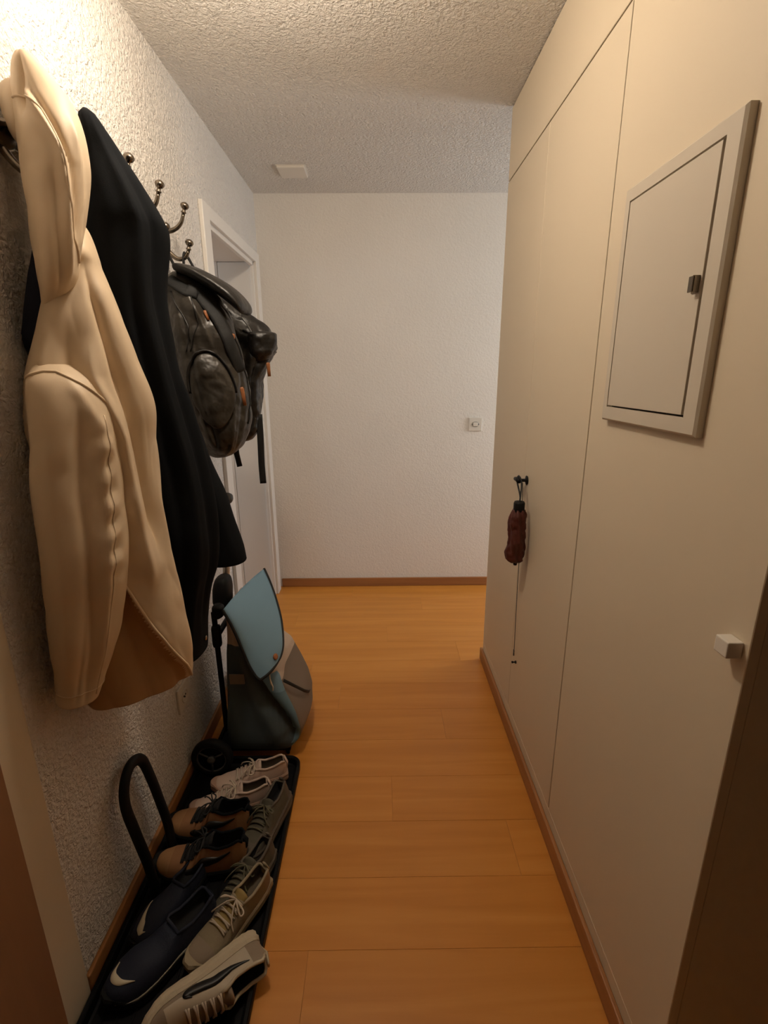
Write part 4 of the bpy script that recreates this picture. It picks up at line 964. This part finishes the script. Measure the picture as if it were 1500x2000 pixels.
def make_shoe(label, toe, heel, z, mats, roll=0.0, pitch=0.0, L=0.275, wide=1.0, collar=1.0, toe_h=1.0, laces=True, bow=True, ticks=(), tick_mat='swoosh_black', grow=0.004, tread=0.0, group=None, toe_u=0.8, tab=True, name='sneaker', marks=()):
    s = Shoe(L, wide, collar, toe_h)
    toe = Vector((*toe, 0)); heel = Vector((*heel, 0)); d = (toe - heel).normalized()
    root = tag(empty(name, (heel.x, heel.y, z)), label, 'shoe', group)
    ang = math.atan2(d.y, d.x)
    root.rotation_euler = (Matrix.Rotation(ang, 3, 'Z') @ Matrix.Rotation(pitch, 3, 'Y') @ Matrix.Rotation(roll, 3, 'X')).to_euler()
    V, F, fm = s.upper(toe_u); up = obj('upper', V, F, mats['upper'], root, True, [mats['upper'], mats['lining'], mats['toe'], mats['tongue']], fm)
    obj('sole', *s.sole(grow, 1.0, tread), mats['sole'], root, False)
    if laces:
        obj('tongue', *s.tongue(), mats['tongue'], root); obj('laces', *s.laces(bow=bow), mats['lace'], root)
    for sd_ in ticks:
        t_ = obj('side_mark', *s.ribbon(TICK, sd_), tick_mat, root)
    for ln, mt in marks: obj('side_mark', *s.ribbon(ln, 1), mt, root)
    # collar padding
    rimpts = []
    us = [0.03 + (0.40 - 0.03) * q / 14 for q in range(15)]
    rimpts = [s.S(u, 0.33) for u in us] + [s.S(u, 0.67) for u in us[::-1]]
    obj('collar', *tube_geo(rimpts, 0.0042, 8, closed=True), mats['collar'], root)
    if tab: obj('heel_tab', *tube_geo([s.S(0.0, 0.5) + Vector((-0.001, 0, -0.03)), s.S(0.0, 0.5) + Vector((-0.004, 0, -0.01)), s.S(0.02, 0.5) + Vector((0.0, 0, 0.028 if collar > 0.99 else 0.02))], [0.008, 0.009, 0.008], 10, 0.4, (1, 0, 0)), mats['collar'], root)
    return root
ZT = 0.0078
pink = dict(upper='shoe_pink', lining='lining_tan', toe='shoe_pink', tongue='shoe_pink', sole='shoe_pink_sole', lace='lace_cream', collar='shoe_pink')
make_shoe('blush white laced sneaker nearest the trolley wheel', (0.105, 1.430), (0.362, 1.500), ZT + 0.006, pink, L=0.262, group='blush sneakers')
make_shoe('blush white laced sneaker beside the taller brown shoe, in front of its twin', (0.070, 1.335), (0.322, 1.400), ZT + 0.003, pink, L=0.262, group='blush sneakers')
brown = dict(upper='shoe_brown', lining='lining', toe='shoe_brown2', tongue='lining', sole='rubber', lace='lace_black', collar='black_cloth')
make_shoe('brown walking shoe with black laces, farther of the brown pair', (0.030, 1.292), (0.290, 1.268), ZT, brown, L=0.275, wide=1.08, collar=1.42, toe_h=1.15, grow=0.005, tread=0.004, ticks=(1, -1), group='brown walking shoes')
make_shoe('brown walking shoe with a black swoosh, nearer of the brown pair', (0.042, 1.150), (0.305, 1.160), ZT, brown, L=0.275, wide=1.08, collar=1.42, toe_h=1.15, grow=0.005, tread=0.004, ticks=(1, -1), group='brown walking shoes')
olive = dict(upper='shoe_olive', lining='lining', toe='shoe_taupe', tongue='shoe_olive', sole='shoe_taupe', lace='lace_olive', collar='shoe_taupe')
make_shoe('olive grey sneaker by the tray rim, next to the blush pair', (0.295, 1.150), (0.385, 1.385), ZT + 0.022, olive, L=0.268, pitch=R(3), roll=R(10), group='olive sneakers')
make_shoe('olive grey sneaker squeezed behind the khaki one at the tray rim', (0.262, 0.965), (0.372, 1.190), ZT, olive, L=0.26, roll=R(6), group='olive sneakers')
khaki = dict(upper='shoe_khaki', lining='lining_tan', toe='tan_mesh', tongue='yellow', sole='khaki_sole', lace='lace_cream', collar='khaki_sole')
make_shoe('worn khaki running shoe with pale laces at the middle of the tray rim', (0.238, 0.885), (0.378, 1.090), ZT + 0.020, khaki, L=0.262, pitch=R(3), roll=R(-6), grow=0.005)
navy = dict(upper='shoe_navy', lining='lining', toe='shoe_navy', tongue='shoe_navy', sole='rubber', lace='lace_black', collar='shoe_navy')
navy_a = dict(navy)
CRES = [(0.82, 0.66, 0.001), (0.875, 0.62, 0.005), (0.90, 0.54, 0.0075), (0.885, 0.44, 0.0065), (0.85, 0.37, 0.004), (0.80, 0.30, 0.0008)]
CRES2 = [(0.90, 0.36, 0.0010), (0.925, 0.42, 0.005), (0.90, 0.49, 0.0075), (0.84, 0.54, 0.006), (0.76, 0.60, 0.0035), (0.66, 0.66, 0.0008)]
make_shoe('dark navy slip-on sneaker with a cream crescent swoosh at its toe, nearest the viewer', (0.062, 0.806), (0.245, 1.024), ZT, navy_a, L=0.285, wide=1.15, toe_h=1.4, laces=False, tab=False, group='navy sneakers', marks=((CRES, 'swoosh_white'), ([(0.99, 0.02, 0.002), (0.9, 0.015, 0.0035), (0.6, 0.012, 0.004), (0.3, 0.015, 0.005), (0.05, 0.02, 0.006)], 'navy_sole')))
make_shoe('dark navy slip-on sneaker with a long cream swoosh, against the left wall', (0.062, 0.905), (0.180, 1.150), ZT, navy, L=0.252, wide=1.05, toe_h=1.4, collar=0.85, laces=False, tab=False, group='navy sneakers', marks=((CRES2, 'swoosh_white'),))
white = dict(upper='shoe_white', lining='lining', toe='tan_mesh', tongue='tan_mesh', sole='white_sole', lace='lace_cream', collar='white_sole')
make_shoe('worn white sneaker with a black swoosh lying on its side at the near end', (0.190, 0.752), (0.380, 0.925), ZT + 0.050, white, L=0.285, roll=R(-82), laces=True, bow=False, ticks=(1, -1), grow=0.005, tread=0.003)
